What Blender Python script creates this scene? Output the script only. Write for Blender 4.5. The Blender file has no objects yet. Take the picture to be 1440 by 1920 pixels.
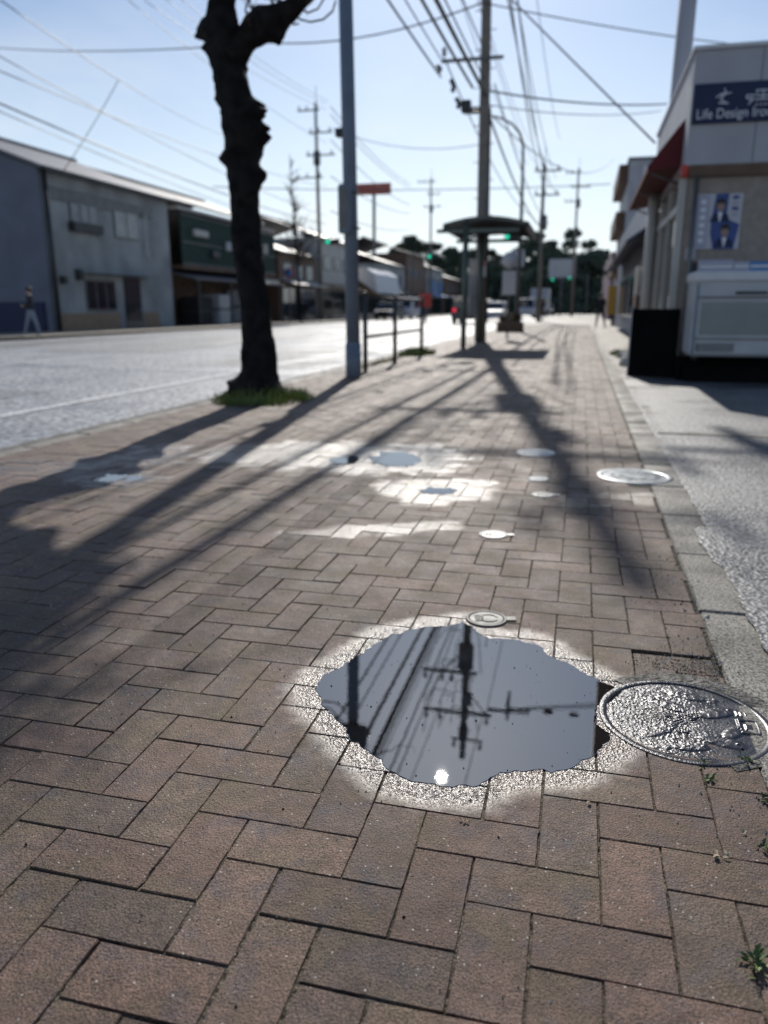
import bpy, math, random
import numpy as np
from mathutils import Vector, Matrix, noise
random.seed(7); rng = np.random.default_rng(7)
C = bpy.context.scene.collection
R = math.radians
# ------------------------------------------------------------------ camera, sky, sun, exposure
H = .907; F = 1442.; PITCH = R(14.837); YAW = R(14.0)
cd = bpy.data.cameras.new('camera'); cam = bpy.data.objects.new('camera', cd); C.objects.link(cam)
bpy.context.scene.camera = cam
cam.location = (0, 0, H); cam.rotation_euler = (R(90)-PITCH, 0, YAW)
cd.sensor_fit = 'VERTICAL'; cd.sensor_height = 24; cd.lens = 24*F/1920
cd.clip_start = .05; cd.clip_end = 4000
cd.dof.use_dof = True; cd.dof.focus_distance = 1.5; cd.dof.aperture_fstop = 1.8
SUN_EL, SUN_AZ = R(33.76), R(-9.13)          # azimuth from the road direction (+Y), minus = towards -X
sc = bpy.context.scene
sc.view_settings.view_transform = 'Standard'; sc.view_settings.look = 'None'
sc.view_settings.exposure = 0.0; sc.view_settings.gamma = 1
sc.cycles.max_bounces = 6; sc.cycles.diffuse_bounces = 3; sc.cycles.glossy_bounces = 3; sc.cycles.transmission_bounces = 3
sc.cycles.sample_clamp_direct = 0; sc.cycles.sample_clamp_indirect = 4
W = bpy.data.worlds.new('World'); sc.world = W; W.use_nodes = True
wn, wl = W.node_tree.nodes, W.node_tree.links
sky = wn.new('ShaderNodeTexSky'); sky.sky_type = 'NISHITA'; sky.sun_disc = False
sky.sun_elevation = SUN_EL; sky.sun_rotation = SUN_AZ; sky.air_density = 1.0; sky.dust_density = .6; sky.ozone_density = 1.6
bg = wn['Background']; bg.inputs[1].default_value = .085
tc = wn.new('ShaderNodeTexCoord'); mp = wn.new('ShaderNodeMapping'); mp.inputs['Scale'].default_value = (1, 1, 3.2)
nz = wn.new('ShaderNodeTexNoise'); nz.inputs['Scale'].default_value = 2.6; nz.inputs['Detail'].default_value = 7; nz.inputs['Roughness'].default_value = .58
rp = wn.new('ShaderNodeValToRGB'); rp.color_ramp.elements[0].position = .5; rp.color_ramp.elements[1].position = .78
sp = wn.new('ShaderNodeSeparateXYZ'); mr = wn.new('ShaderNodeMapRange')
mr.inputs[1].default_value = .34; mr.inputs[2].default_value = .02; mr.inputs[3].default_value = .12; mr.inputs[4].default_value = .8
mm = wn.new('ShaderNodeMath'); mm.operation = 'MULTIPLY'
mx = wn.new('ShaderNodeMix'); mx.data_type = 'RGBA'; mx.inputs['B'].default_value = (12, 12, 11.8, 1)
wl.new(tc.outputs['Generated'], mp.inputs[0]); wl.new(mp.outputs[0], nz.inputs[0]); wl.new(nz.outputs[0], rp.inputs[0])
wl.new(tc.outputs['Generated'], sp.inputs[0]); wl.new(sp.outputs[2], mr.inputs[0])
wl.new(rp.outputs[0], mm.inputs[0]); wl.new(mr.outputs[0], mm.inputs[1]); wl.new(mm.outputs[0], mx.inputs['Factor'])
hs = wn.new('ShaderNodeHueSaturation'); hs.inputs['Saturation'].default_value = 1.0; wl.new(sky.outputs[0], hs.inputs['Color'])
hz = wn.new('ShaderNodeMapRange'); hz.inputs[1].default_value = .3; hz.inputs[2].default_value = .0; hz.inputs[3].default_value = 0; hz.inputs[4].default_value = .85; wl.new(sp.outputs[2], hz.inputs[0])
hm = wn.new('ShaderNodeMix'); hm.data_type = 'RGBA'; hm.inputs['B'].default_value = (13.6, 13.0, 12.2, 1); wl.new(hz.outputs[0], hm.inputs['Factor']); wl.new(hs.outputs[0], hm.inputs['A'])
tn = wn.new('ShaderNodeMix'); tn.data_type = 'RGBA'; tn.blend_type = 'MULTIPLY'; tn.inputs['Factor'].default_value = 1; tn.inputs['B'].default_value = (.87, .98, 1.1, 1); wl.new(hm.outputs['Result'], tn.inputs['A']); wl.new(tn.outputs['Result'], mx.inputs['A']); wl.new(mx.outputs['Result'], bg.inputs[0])
sd = bpy.data.lights.new('sun', 'SUN'); sd.energy = 4.2; sd.angle = R(.53); sd.color = (1, .95, .87)
so = bpy.data.objects.new('sun', sd); C.objects.link(so)
sdir = Vector((math.sin(SUN_AZ)*math.cos(SUN_EL), math.cos(SUN_AZ)*math.cos(SUN_EL), math.sin(SUN_EL)))
so.rotation_euler = sdir.to_track_quat('Z', 'Y').to_euler(); so.location = (0, 0, 30)

# ------------------------------------------------------------------ measuring: photo pixel -> point at a known plane
def ray(u, v):
    x, y = (u-720)/F, (960-v)/F
    fw = math.cos(PITCH)+y*math.sin(PITCH); up = -math.sin(PITCH)+y*math.cos(PITCH)
    return -fw*math.sin(YAW)+x*math.cos(YAW), fw*math.cos(YAW)+x*math.sin(YAW), up
def G(u, v, z=0.):
    X, Y, Z = ray(u, v); t = (z-H)/Z; return Vector((X*t, Y*t, z))
def AY(u, v, Yw):
    X, Y, Z = ray(u, v); t = Yw/Y; return Vector((X*t, Yw, H+Z*t))
def AX(u, v, Xw):
    X, Y, Z = ray(u, v); t = Xw/X; return Vector((Xw, Y*t, H+Z*t))

# ------------------------------------------------------------------ materials
def mat(name, col, rough=.7, metal=0., var=.25, vscale=3., bump=.0, bscale=40., spec=.5, col2=None, emit=None, alpha=None, ior=None, detail=6., vec='Object', rvar=0):
    m = bpy.data.materials.new(name); m.use_nodes = True; n, l = m.node_tree.nodes, m.node_tree.links
    b = n['Principled BSDF']; b.inputs['Roughness'].default_value = rough; b.inputs['Metallic'].default_value = metal
    b.inputs['Specular IOR Level'].default_value = spec
    if ior: b.inputs['IOR'].default_value = ior
    t = n.new('ShaderNodeTexCoord')
    nn = n.new('ShaderNodeTexNoise'); nn.inputs['Scale'].default_value = vscale; nn.inputs['Detail'].default_value = detail
    l.new(t.outputs[vec], nn.inputs[0])
    r = n.new('ShaderNodeValToRGB'); r.color_ramp.elements[0].position = .3; r.color_ramp.elements[1].position = .7
    c2 = col2 or tuple(c*(1-var) for c in col); c1 = col if col2 else tuple(min(1, c*(1+var)) for c in col)
    r.color_ramp.elements[0].color = (*c2, 1); r.color_ramp.elements[1].color = (*c1, 1)
    l.new(nn.outputs[0], r.inputs[0]); l.new(r.outputs[0], b.inputs['Base Color'])
    if rvar:
        q = n.new('ShaderNodeMapRange'); q.inputs[1].default_value = .3; q.inputs[2].default_value = .7
        q.inputs[3].default_value = max(.02, rough-rvar); q.inputs[4].default_value = min(1, rough+rvar)
        l.new(nn.outputs[0], q.inputs[0]); l.new(q.outputs[0], b.inputs['Roughness'])
    if bump:
        n2 = n.new('ShaderNodeTexNoise'); n2.inputs['Scale'].default_value = bscale; n2.inputs['Detail'].default_value = 4
        l.new(t.outputs[vec], n2.inputs[0]); bp = n.new('ShaderNodeBump'); bp.inputs['Strength'].default_value = bump
        bp.inputs['Distance'].default_value = .5/bscale
        l.new(n2.outputs[0], bp.inputs['Height']); l.new(bp.outputs[0], b.inputs['Normal'])
    if emit:
        b.inputs['Emission Color'].default_value = (*emit[:3], 1); b.inputs['Emission Strength'].default_value = emit[3]
    return m
def corrug(name, col, period, axis, rough=.5, metal=0., depth=.03, spec=.5):
    m = mat(name, col, rough, metal, .15, 1.2, spec=spec); n, l = m.node_tree.nodes, m.node_tree.links
    w = n.new('ShaderNodeTexWave'); w.bands_direction = axis; w.inputs['Scale'].default_value = .314159*10/period/5
    w.inputs['Scale'].default_value = 1/(period*3.18)
    t = n.new('ShaderNodeTexCoord'); l.new(t.outputs['Object'], w.inputs[0]); bp = n.new('ShaderNodeBump')
    bp.inputs['Distance'].default_value = depth; bp.inputs['Strength'].default_value = .8
    l.new(w.outputs[0], bp.inputs['Height']); l.new(bp.outputs[0], n['Principled BSDF'].inputs['Normal'])
    return m
M = {}
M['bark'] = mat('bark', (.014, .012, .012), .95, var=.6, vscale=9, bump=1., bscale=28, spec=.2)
M['twig'] = mat('twig_bark', (.11, .085, .065), .8, var=.3)
M['bluepole'] = mat('blue_grey_paint', (.16, .2, .255), .5, var=.12, vscale=5, spec=.4)
M['concrete_pole'] = mat('pole_concrete', (.21, .19, .165), .8, var=.15, vscale=6, bump=.2, bscale=60)
M['steel'] = mat('dull_steel', (.16, .16, .16), .5, .6, var=.2)
M['cable'] = mat('cable_rubber', (.02, .02, .022), .5, var=.2)
M['darkmetal'] = mat('dark_metal', (.05, .052, .055), .5, .3, var=.3)
M['ceramic'] = mat('insulator_ceramic', (.35, .34, .32), .3, var=.1)
M['black'] = mat('black_panel', (.005, .005, .006), .85, var=.4, vscale=2, spec=.08)
M['white'] = mat('white_paint', (.62, .63, .64), .5, var=.06, vscale=4)
M['offwhite'] = mat('cream_paint', (.5, .48, .44), .6, var=.1, vscale=2)
M['greywall'] = mat('grey_render', (.31, .33, .33), .85, var=.3, vscale=.7, bump=.2, bscale=30, detail=9)
M['bluewall'] = mat('blue_grey_siding', (.14, .155, .2), .7, var=.15, vscale=.8)
M['glass'] = mat('dark_glass', (.02, .025, .03), .08, var=.2, spec=.8)
M['paleglass'] = mat('curtained_glass', (.22, .25, .27), .2, var=.2, vscale=2)
M['rooftile'] = corrug('roof_tiles', (.14, .14, .155), .3, 'Y', .45, depth=.05)
M['roofdark'] = corrug('dark_roof_tiles', (.07, .075, .085), .3, 'Y', .5, depth=.05)
M['brown'] = mat('brown_timber', (.14, .085, .055), .7, var=.3, vscale=3)
M['tan'] = mat('tan_tiles', (.34, .24, .15), .7, var=.2, vscale=6)
M['green'] = mat('green_netting', (.012, .04, .03), .8, var=.5, vscale=5)
M['maroon'] = mat('red_awning_cloth', (.11, .01, .014), .75, var=.2)
M['red'] = mat('red_paint', (.55, .05, .03), .5, var=.1)
M['redsign'] = mat('weathered_red_sign', (.42, .12, .09), .6, var=.15)
M['yellow'] = mat('yellow_banner', (.6, .34, .06), .6, var=.1)
M['blue'] = mat('blue_paint', (.05, .2, .45), .5, var=.1)
M['navy'] = mat('navy_sign', (.01, .02, .07), .45, var=.1, spec=.3)
M['fascia'] = mat('fascia_panel', (.42, .42, .45), .6, var=.1, vscale=1.6, spec=.3)
M['stucco'] = mat('grey_stucco_wall', (.31, .27, .23), .9, var=.14, vscale=12, bump=.6, bscale=60)
M['leaf'] = mat('leaf_green', (.13, .17, .035), .6, var=.5, vscale=8)
M['weed'] = mat('weed_green', (.12, .17, .05), .55, var=.4, vscale=20)
M['dryleaf'] = mat('dry_leaf', (.42, .33, .22), .7, var=.3, vscale=30)
M['pine'] = mat('pine_foliage', (.07, .1, .07), .8, var=.5, vscale=.6)
M['drybush'] = mat('dry_foliage', (.12, .09, .045), .8, var=.5, vscale=4)
M['tyre'] = mat('tyre_rubber', (.02, .02, .02), .8)
M['rim'] = mat('wheel_rim', (.4, .4, .4), .35, .8)
M['carwhite'] = mat('white_car_paint', (.6, .61, .62), .2, var=.03)
M['carblack'] = mat('black_car_paint', (.015, .015, .018), .2, var=.1)
M['carblue'] = mat('blue_grey_car_paint', (.12, .17, .25), .2, var=.05)
M['lampred'] = mat('red_lamp', (.5, .01, .02), .4, emit=(1, .05, .1, .7))
M['lampgreen'] = mat('green_lamp', (0, .4, .25), .4, emit=(.02, 1, .6, .8))
M['headlight'] = mat('headlight_glass', (.8, .8, .8), .1, var=.02)
M['skin'] = mat('skin', (.45, .28, .2), .6, var=.05)
M['hair'] = mat('dark_hair', (.02, .015, .012), .6)
M['shirt'] = mat('black_cloth', (.02, .02, .024), .8)
M['trousers'] = mat('pale_denim', (.2, .24, .3), .8, var=.1)
M['poster'] = mat('poster_paper', (.5, .5, .53), .5, var=.04)
M['posterblue'] = mat('poster_blue', (.03, .07, .25), .5, var=.15)
M['lav'] = mat('lavender_paper', (.38, .38, .47), .5, var=.04)
M['panelgreen'] = mat('greenish_glass_panel', (.2, .24, .23), .25, var=.1)
M['cabinet'] = mat('pale_grey_enamel', (.42, .44, .46), .4, var=.08)
M['pebble'] = mat('pebble', (.3, .28, .25), .7, var=.4, vscale=80)
M['stone'] = mat('white_stone', (.5, .49, .46), .8, var=.2)

def ground_mat(name, c1, c2, rough, bump, bscale, spec=.5, coarse=2.5, vor=None, rvar=.12, dark=None, bdist=None):
    """worn ground: two tones at two scales, grain bump, roughness patches"""
    m = bpy.data.materials.new(name); m.use_nodes = True; n, l = m.node_tree.nodes, m.node_tree.links
    b = n['Principled BSDF']; b.inputs['Specular IOR Level'].default_value = spec
    t = n.new('ShaderNodeTexCoord')
    a = n.new('ShaderNodeTexNoise'); a.inputs['Scale'].default_value = coarse; a.inputs['Detail'].default_value = 8
    f = n.new('ShaderNodeTexNoise'); f.inputs['Scale'].default_value = bscale*.55; f.inputs['Detail'].default_value = 3
    l.new(t.outputs['Object'], a.inputs[0]); l.new(t.outputs['Object'], f.inputs[0])
    ra = n.new('ShaderNodeMapRange'); ra.inputs[1].default_value = .35; ra.inputs[2].default_value = .65
    l.new(a.outputs[0], ra.inputs[0])
    mixa = n.new('ShaderNodeMix'); mixa.data_type = 'RGBA'; mixa.inputs['A'].default_value = (*c1, 1); mixa.inputs['B'].default_value = (*c2, 1)
    l.new(ra.outputs[0], mixa.inputs['Factor'])
    rf = n.new('ShaderNodeValToRGB'); rf.color_ramp.elements[0].position = .36; rf.color_ramp.elements[0].color = (.15, .15, .15, 1)
    rf.color_ramp.elements[1].position = .66; rf.color_ramp.elements[1].color = (1.9, 1.9, 1.9, 1); l.new(f.outputs[0], rf.inputs[0])
    mul = n.new('ShaderNodeMix'); mul.data_type = 'RGBA'; mul.blend_type = 'MULTIPLY'; mul.inputs['Factor'].default_value = .9
    l.new(mixa.outputs['Result'], mul.inputs['A']); l.new(rf.outputs[0], mul.inputs['B']); l.new(mul.outputs['Result'], b.inputs['Base Color'])
    rr = n.new('ShaderNodeMapRange'); rr.inputs[1].default_value = .35; rr.inputs[2].default_value = .65
    rr.inputs[3].default_value = rough-rvar; rr.inputs[4].default_value = rough+rvar; l.new(a.outputs[0], rr.inputs[0]); l.new(rr.outputs[0], b.inputs['Roughness'])
    v = n.new('ShaderNodeTexVoronoi'); v.inputs['Scale'].default_value = bscale; l.new(t.outputs['Object'], v.inputs[0])
    ad = n.new('ShaderNodeMath'); ad.operation = 'ADD'; l.new(v.outputs['Distance'], ad.inputs[0]); l.new(f.outputs[0], ad.inputs[1])
    bp = n.new('ShaderNodeBump'); bp.inputs['Strength'].default_value = bump; bp.inputs['Distance'].default_value = bdist or .6/bscale
    l.new(ad.outputs[0], bp.inputs['Height']); l.new(bp.outputs[0], b.inputs['Normal'])
    return m
M['asphalt'] = ground_mat('wet_asphalt', (.22, .23, .25), (.29, .3, .32), .62, 1., 34, .5, .8, bdist=.006)
M['lot'] = ground_mat('coarse_wet_asphalt', (.11, .11, .115), (.17, .17, .17), .52, .8, 62, .7, 1.3, bdist=.0032)
M['patch'] = ground_mat('asphalt_patch', (.19, .195, .2), (.23, .235, .24), .62, 1., 40, .45, .9, bdist=.005)
M['kerb'] = ground_mat('kerb_concrete', (.27, .245, .205), (.18, .165, .14), .66, .4, 240, .35, 4)
M['mortar'] = ground_mat('mortar_fill', (.15, .14, .12), (.085, .08, .07), .75, .9, 120, .4, 14)
M['soil'] = ground_mat('joint_soil', (.07, .058, .045), (.12, .105, .08), .9, .8, 200, .2, 10)
M['ground'] = ground_mat('town_ground', (.09, .088, .08), (.13, .12, .11), .7, .4, 20, .4, .4)
M['line'] = ground_mat('worn_white_line', (.8, .8, .8), (.5, .5, .5), .55, .3, 90, .5, 5)

def brick_material():
    m = bpy.data.materials.new('paving_brick'); m.use_nodes = True; n, l = m.node_tree.nodes, m.node_tree.links
    b = n['Principled BSDF']
    t = n.new('ShaderNodeTexCoord'); ac = n.new('ShaderNodeAttribute'); ac.attribute_name = 'bcol'; aw = n.new('ShaderNodeAttribute'); aw.attribute_name = 'wet'
    def noise_(s, d=4, r=.5):
        q = n.new('ShaderNodeTexNoise'); q.inputs['Scale'].default_value = s; q.inputs['Detail'].default_value = d; q.inputs['Roughness'].default_value = r
        l.new(t.outputs['Object'], q.inputs[0]); return q
    def rng_(src, a, b_, c, d):
        q = n.new('ShaderNodeMapRange'); q.inputs[1].default_value = a; q.inputs[2].default_value = b_; q.inputs[3].default_value = c; q.inputs[4].default_value = d
        l.new(src, q.inputs[0]); return q.outputs[0]
    def mul_(A, Bs, f=1., mode='MULTIPLY'):
        q = n.new('ShaderNodeMix'); q.data_type = 'RGBA'; q.blend_type = mode
        if isinstance(f, float): q.inputs['Factor'].default_value = f
        else: l.new(f, q.inputs['Factor'])
        l.new(A, q.inputs['A'])
        if isinstance(Bs, tuple): q.inputs['B'].default_value = Bs
        else: l.new(Bs, q.inputs['B'])
        return q.outputs['Result']
    def grey(src):
        q = n.new('ShaderNodeCombineColor'); [l.new(src, q.inputs[i]) for i in range(3)]; return q.outputs[0]
    big = noise_(7, 6, .6); mid = noise_(30, 5, .65); fine = noise_(300, 3, .75); stain = noise_(2.3, 5, .6)
    col = mul_(ac.outputs['Color'], grey(rng_(mid.outputs[0], .3, .7, .68, 1.36)))
    col = mul_(col, (.17, .14, .085, 1), rng_(big.outputs[0], .5, .7, 0, .6), 'MIX')          # mossy ochre patches
    big2 = noise_(13, 5, .65); col = mul_(col, (.075, .07, .085, 1), rng_(big2.outputs[0], .52, .7, 0, .6), 'MIX')
    col = mul_(col, grey(rng_(fine.outputs[0], .3, .7, .1, 2.0)))
    col = mul_(col, grey(rng_(stain.outputs[0], .38, .62, .78, 1.16)))
    # pale quartz specks and dark grit
    v = n.new('ShaderNodeTexVoronoi'); v.inputs['Scale'].default_value = 95; l.new(t.outputs['Object'], v.inputs[0])
    vm = n.new('ShaderNodeMath'); vm.operation = 'LESS_THAN'; vm.inputs[1].default_value = .16; l.new(v.outputs['Distance'], vm.inputs[0])
    vs = n.new('ShaderNodeSeparateColor'); l.new(v.outputs['Color'], vs.inputs[0])
    sel = n.new('ShaderNodeMath'); sel.operation = 'GREATER_THAN'; sel.inputs[1].default_value = .86; l.new(vs.outputs[0], sel.inputs[0])
    an = n.new('ShaderNodeMath'); an.operation = 'MULTIPLY'; l.new(vm.outputs[0], an.inputs[0]); l.new(sel.outputs[0], an.inputs[1])
    col = mul_(col, (.5, .47, .42, 1), an.outputs[0], 'MIX')
    v2 = n.new('ShaderNodeTexVoronoi'); v2.inputs['Scale'].default_value = 60; l.new(t.outputs['Object'], v2.inputs[0])
    vm2 = n.new('ShaderNodeMath'); vm2.operation = 'LESS_THAN'; vm2.inputs[1].default_value = .13; l.new(v2.outputs['Distance'], vm2.inputs[0])
    vs2 = n.new('ShaderNodeSeparateColor'); l.new(v2.outputs['Color'], vs2.inputs[0])
    sel2 = n.new('ShaderNodeMath'); sel2.operation = 'GREATER_THAN'; sel2.inputs[1].default_value = .9; l.new(vs2.outputs[1], sel2.inputs[0])
    an2 = n.new('ShaderNodeMath'); an2.operation = 'MULTIPLY'; l.new(vm2.outputs[0], an2.inputs[0]); l.new(sel2.outputs[0], an2.inputs[1])
    col = mul_(col, (.012, .01, .01, 1), an2.outputs[0], 'MIX')
    # wetness with a grainy edge
    wa = n.new('ShaderNodeMath'); wa.operation = 'ADD'; l.new(aw.outputs['Fac'], wa.inputs[0]); l.new(rng_(mid.outputs[0], .3, .7, -.16, .16), wa.inputs[1])
    wet = rng_(wa.outputs[0], .12, .95, 0, 1)
    col = mul_(col, (.8, .8, .82, 1), wet, 'MULTIPLY')
    l.new(col, b.inputs['Base Color'])
    rgh = n.new('ShaderNodeMix'); rgh.data_type = 'FLOAT'; l.new(wet, rgh.inputs[0]); l.new(rng_(big.outputs[0], .35, .65, .58, .74), rgh.inputs[2]); rgh.inputs[3].default_value = .3
    l.new(rgh.outputs[0], b.inputs['Roughness'])
    spc = n.new('ShaderNodeMix'); spc.data_type = 'FLOAT'; l.new(wet, spc.inputs[0]); spc.inputs[2].default_value = .34; spc.inputs[3].default_value = .85;
    l.new(spc.outputs[0], b.inputs['Specular IOR Level'])
    vb = n.new('ShaderNodeTexVoronoi'); vb.inputs['Scale'].default_value = 210; l.new(t.outputs['Object'], vb.inputs[0])
    h1 = n.new('ShaderNodeMath'); h1.operation = 'MULTIPLY_ADD'; h1.inputs[1].default_value = .55; l.new(vb.outputs['Distance'], h1.inputs[0]); l.new(fine.outputs[0], h1.inputs[2])
    h2 = n.new('ShaderNodeMath'); h2.operation = 'MULTIPLY_ADD'; h2.inputs[1].default_value = 1.2; l.new(mid.outputs[0], h2.inputs[0]); l.new(h1.outputs[0], h2.inputs[2])
    bp = n.new('ShaderNodeBump'); bp.inputs['Distance'].default_value = .0022
    bs = n.new('ShaderNodeMix'); bs.data_type = 'FLOAT'; l.new(wet, bs.inputs[0]); bs.inputs[2].default_value = .0023; bs.inputs[3].default_value = .0021; l.new(bs.outputs[0], bp.inputs['Distance']); bp.inputs['Strength'].default_value = .9
    wv = n.new('ShaderNodeTexVoronoi'); wv.inputs['Scale'].default_value = 170; l.new(t.outputs['Object'], wv.inputs[0])
    wf = noise_(260, 2, .5); wh = n.new('ShaderNodeMath'); wh.operation = 'ADD'; l.new(wv.outputs['Distance'], wh.inputs[0]); l.new(wf.outputs[0], wh.inputs[1])
    hm_ = n.new('ShaderNodeMix'); hm_.data_type = 'FLOAT'; l.new(wet, hm_.inputs[0]); l.new(h2.outputs[0], hm_.inputs[2]); l.new(wh.outputs[0], hm_.inputs[3])
    l.new(hm_.outputs[0], bp.inputs['Height']); l.new(bp.outputs[0], b.inputs['Normal'])
    return m
M['brick'] = brick_material()

def water_material():
    m = bpy.data.materials.new('puddle_water'); m.use_nodes = True; n, l = m.node_tree.nodes, m.node_tree.links
    b = n['Principled BSDF']; b.inputs['Base Color'].default_value = (.008, .008, .009, 1); b.inputs['Roughness'].default_value = .005
    b.inputs['IOR'].default_value = 2.8; b.inputs['Specular IOR Level'].default_value = .5
    t = n.new('ShaderNodeTexCoord'); q = n.new('ShaderNodeTexNoise'); q.inputs['Scale'].default_value = 26; q.inputs['Detail'].default_value = 2
    l.new(t.outputs['Object'], q.inputs[0]); bp = n.new('ShaderNodeBump'); bp.inputs['Strength'].default_value = .03; bp.inputs['Distance'].default_value = .001
    l.new(q.outputs[0], bp.inputs['Height']); l.new(bp.outputs[0], b.inputs['Normal'])
    return m
M['water'] = water_material()

def iron_material(name, rough, bump, col, wetside=None):
    m = mat(name, col, rough, .25, .3, 18, bump, 420, spec=.6, rvar=.08)
    if wetside is not None:        # grain of standing water and grit on the side next to the puddle
        n, l = m.node_tree.nodes, m.node_tree.links
        bp = [x for x in n if x.type == 'BUMP'][0]; t = [x for x in n if x.type == 'TEX_COORD'][0]
        s = n.new('ShaderNodeSeparateXYZ'); l.new(t.outputs['Object'], s.inputs[0]); q = n.new('ShaderNodeMapRange')
        q.inputs[1].default_value = -.12; q.inputs[2].default_value = .13; q.inputs[3].default_value = .6; q.inputs[4].default_value = .15; [setattr(x.inputs['Scale'], 'default_value', 190) for x in n if x.type == 'TEX_NOISE' and x.inputs['Scale'].default_value > 300]
        l.new(s.outputs[0], q.inputs[0]); l.new(q.outputs[0], bp.inputs['Strength']); bp.inputs['Distance'].default_value = .0035
    return m
M['iron'] = iron_material('wet_cast_iron', .3, .6, (.035, .036, .045), 1)
M['iron_small'] = iron_material('worn_cast_iron', .42, .3, (.16, .16, .16))
M['iron_dull'] = iron_material('dull_cast_iron', .55, .5, (.05, .05, .05))
M['galv'] = iron_material('galvanised_cover', .36, .25, (.3, .32, .33))

# ------------------------------------------------------------------ mesh helper
class MB:
    def __init__(s): s.v, s.f, s.m, s.mats, s.sm = [], [], [], [], []
    def mi(s, m):
        if m not in s.mats: s.mats.append(m)
        return s.mats.index(m)
    def add(s, vs, fs, m=None, smooth=False):
        o = len(s.v); s.v += [tuple(v) for v in vs]; k = s.mi(m)
        for f in fs: s.f.append([i+o for i in f]); s.m.append(k); s.sm.append(smooth)
        return s
    def box(s, a, b, m=None, rz=0, c=None, bev=0):
        x0, x1 = sorted((a[0], b[0])); y0, y1 = sorted((a[1], b[1])); z0, z1 = sorted((a[2], b[2]))
        if bev:
            e = min(bev, (x1-x0)*.45, (y1-y0)*.45, (z1-z0)*.45)
            P = [(x, y) for x, y in ((x0+e, y0), (x1-e, y0), (x1, y0+e), (x1, y1-e), (x1-e, y1), (x0+e, y1), (x0, y1-e), (x0, y0+e))]
            Q = [(x0+e if x < (x0+x1)/2 else x1-e, y0+e if y < (y0+y1)/2 else y1-e) for x, y in P]
            vs = [(x, y, z0+e) for x, y in P]+[(x, y, z1-e) for x, y in P]+[(x, y, z1) for x, y in Q]+[(x, y, z0) for x, y in Q]
            fs = [(i, (i+1) % 8, 8+(i+1) % 8, 8+i) for i in range(8)]+[(8+i, 8+(i+1) % 8, 16+(i+1) % 8, 16+i) for i in range(8)]+[tuple(range(16, 24))]
            fs += [(24+i, 24+(i+1) % 8, (i+1) % 8, i) for i in range(8)]+[tuple(range(31, 23, -1))]
        else:
            vs = [(x, y, z) for z in (z0, z1) for x, y in ((x0, y0), (x1, y0), (x1, y1), (x0, y1))]
            fs = [(3, 2, 1, 0), (4, 5, 6, 7), (0, 1, 5, 4), (1, 2, 6, 5), (2, 3, 7, 6), (3, 0, 4, 7)]
        if rz:
            c = c or ((x0+x1)/2, (y0+y1)/2); cs, sn = math.cos(rz), math.sin(rz)
            vs = [(c[0]+(x-c[0])*cs-(y-c[1])*sn, c[1]+(x-c[0])*sn+(y-c[1])*cs, z) for x, y, z in vs]
        return s.add(vs, fs, m)
    def tube(s, pts, r, m=None, n=8, cap=True, smooth=True):
        pts = [Vector(p) for p in pts]; k = len(pts); rs = [r]*k if isinstance(r, (int, float)) else r
        vs = []; up = None
        for i, p in enumerate(pts):
            d = (pts[min(i+1, k-1)]-pts[max(i-1, 0)]).normalized()
            if up is None: up = Vector((0, 0, 1)) if abs(d.z) < .9 else Vector((1, 0, 0))
            a = d.cross(up).normalized(); b_ = a.cross(d).normalized(); up = b_
            for j in range(n):
                t = 2*math.pi*j/n; vs.append(p+(a*math.cos(t)+b_*math.sin(t))*rs[i])
        fs = [(i*n+j, i*n+(j+1) % n, (i+1)*n+(j+1) % n, (i+1)*n+j) for i in range(k-1) for j in range(n)]
        if cap: fs += [tuple(range(n-1, -1, -1)), tuple(range((k-1)*n, k*n))]
        return s.add(vs, fs, m, smooth)
    def lathe(s, prof, c=(0, 0, 0), m=None, n=32, smooth=True, top=True):
        vs = [(c[0]+r*math.cos(2*math.pi*j/n), c[1]+r*math.sin(2*math.pi*j/n), c[2]+z) for r, z in prof for j in range(n)]
        k = len(prof); fs = [(i*n+j, i*n+(j+1) % n, (i+1)*n+(j+1) % n, (i+1)*n+j) for i in range(k-1) for j in range(n)]
        if top: fs.append(tuple(range((k-1)*n, k*n)))
        return s.add(vs, fs, m, smooth)
    def prism(s, poly, d, m=None):
        """poly: list of 3-d points in a plane; d: extrusion vector"""
        n = len(poly); d = Vector(d); P = [Vector(p) for p in poly]
        return s.add(P+[p+d for p in P], [tuple(range(n-1, -1, -1)), tuple(range(n, 2*n))]+[(i, (i+1) % n, n+(i+1) % n, n+i) for i in range(n)], m)
    def sphere(s, c, r, m=None, n=10, k=7):
        c = Vector(c); r = Vector((r, r, r)) if isinstance(r, (int, float)) else Vector(r)
        vs = [c+Vector((0, 0, -r.z))]; 
        for i in range(1, k):
            t = math.pi*i/k-math.pi/2
            for j in range(n): a = 2*math.pi*j/n; vs.append(c+Vector((r.x*math.cos(t)*math.cos(a), r.y*math.cos(t)*math.sin(a), r.z*math.sin(t))))
        vs.append(c+Vector((0, 0, r.z))); L = len(vs)-1
        fs = [(0, 1+(j+1) % n, 1+j) for j in range(n)]+[(1+(i-1)*n+j, 1+(i-1)*n+(j+1) % n, 1+i*n+(j+1) % n, 1+i*n+j) for i in range(1, k-1) for j in range(n)]
        fs += [(1+(k-2)*n+j, 1+(k-2)*n+(j+1) % n, L) for j in range(n)]
        return s.add(vs, fs, m, True)
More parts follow.
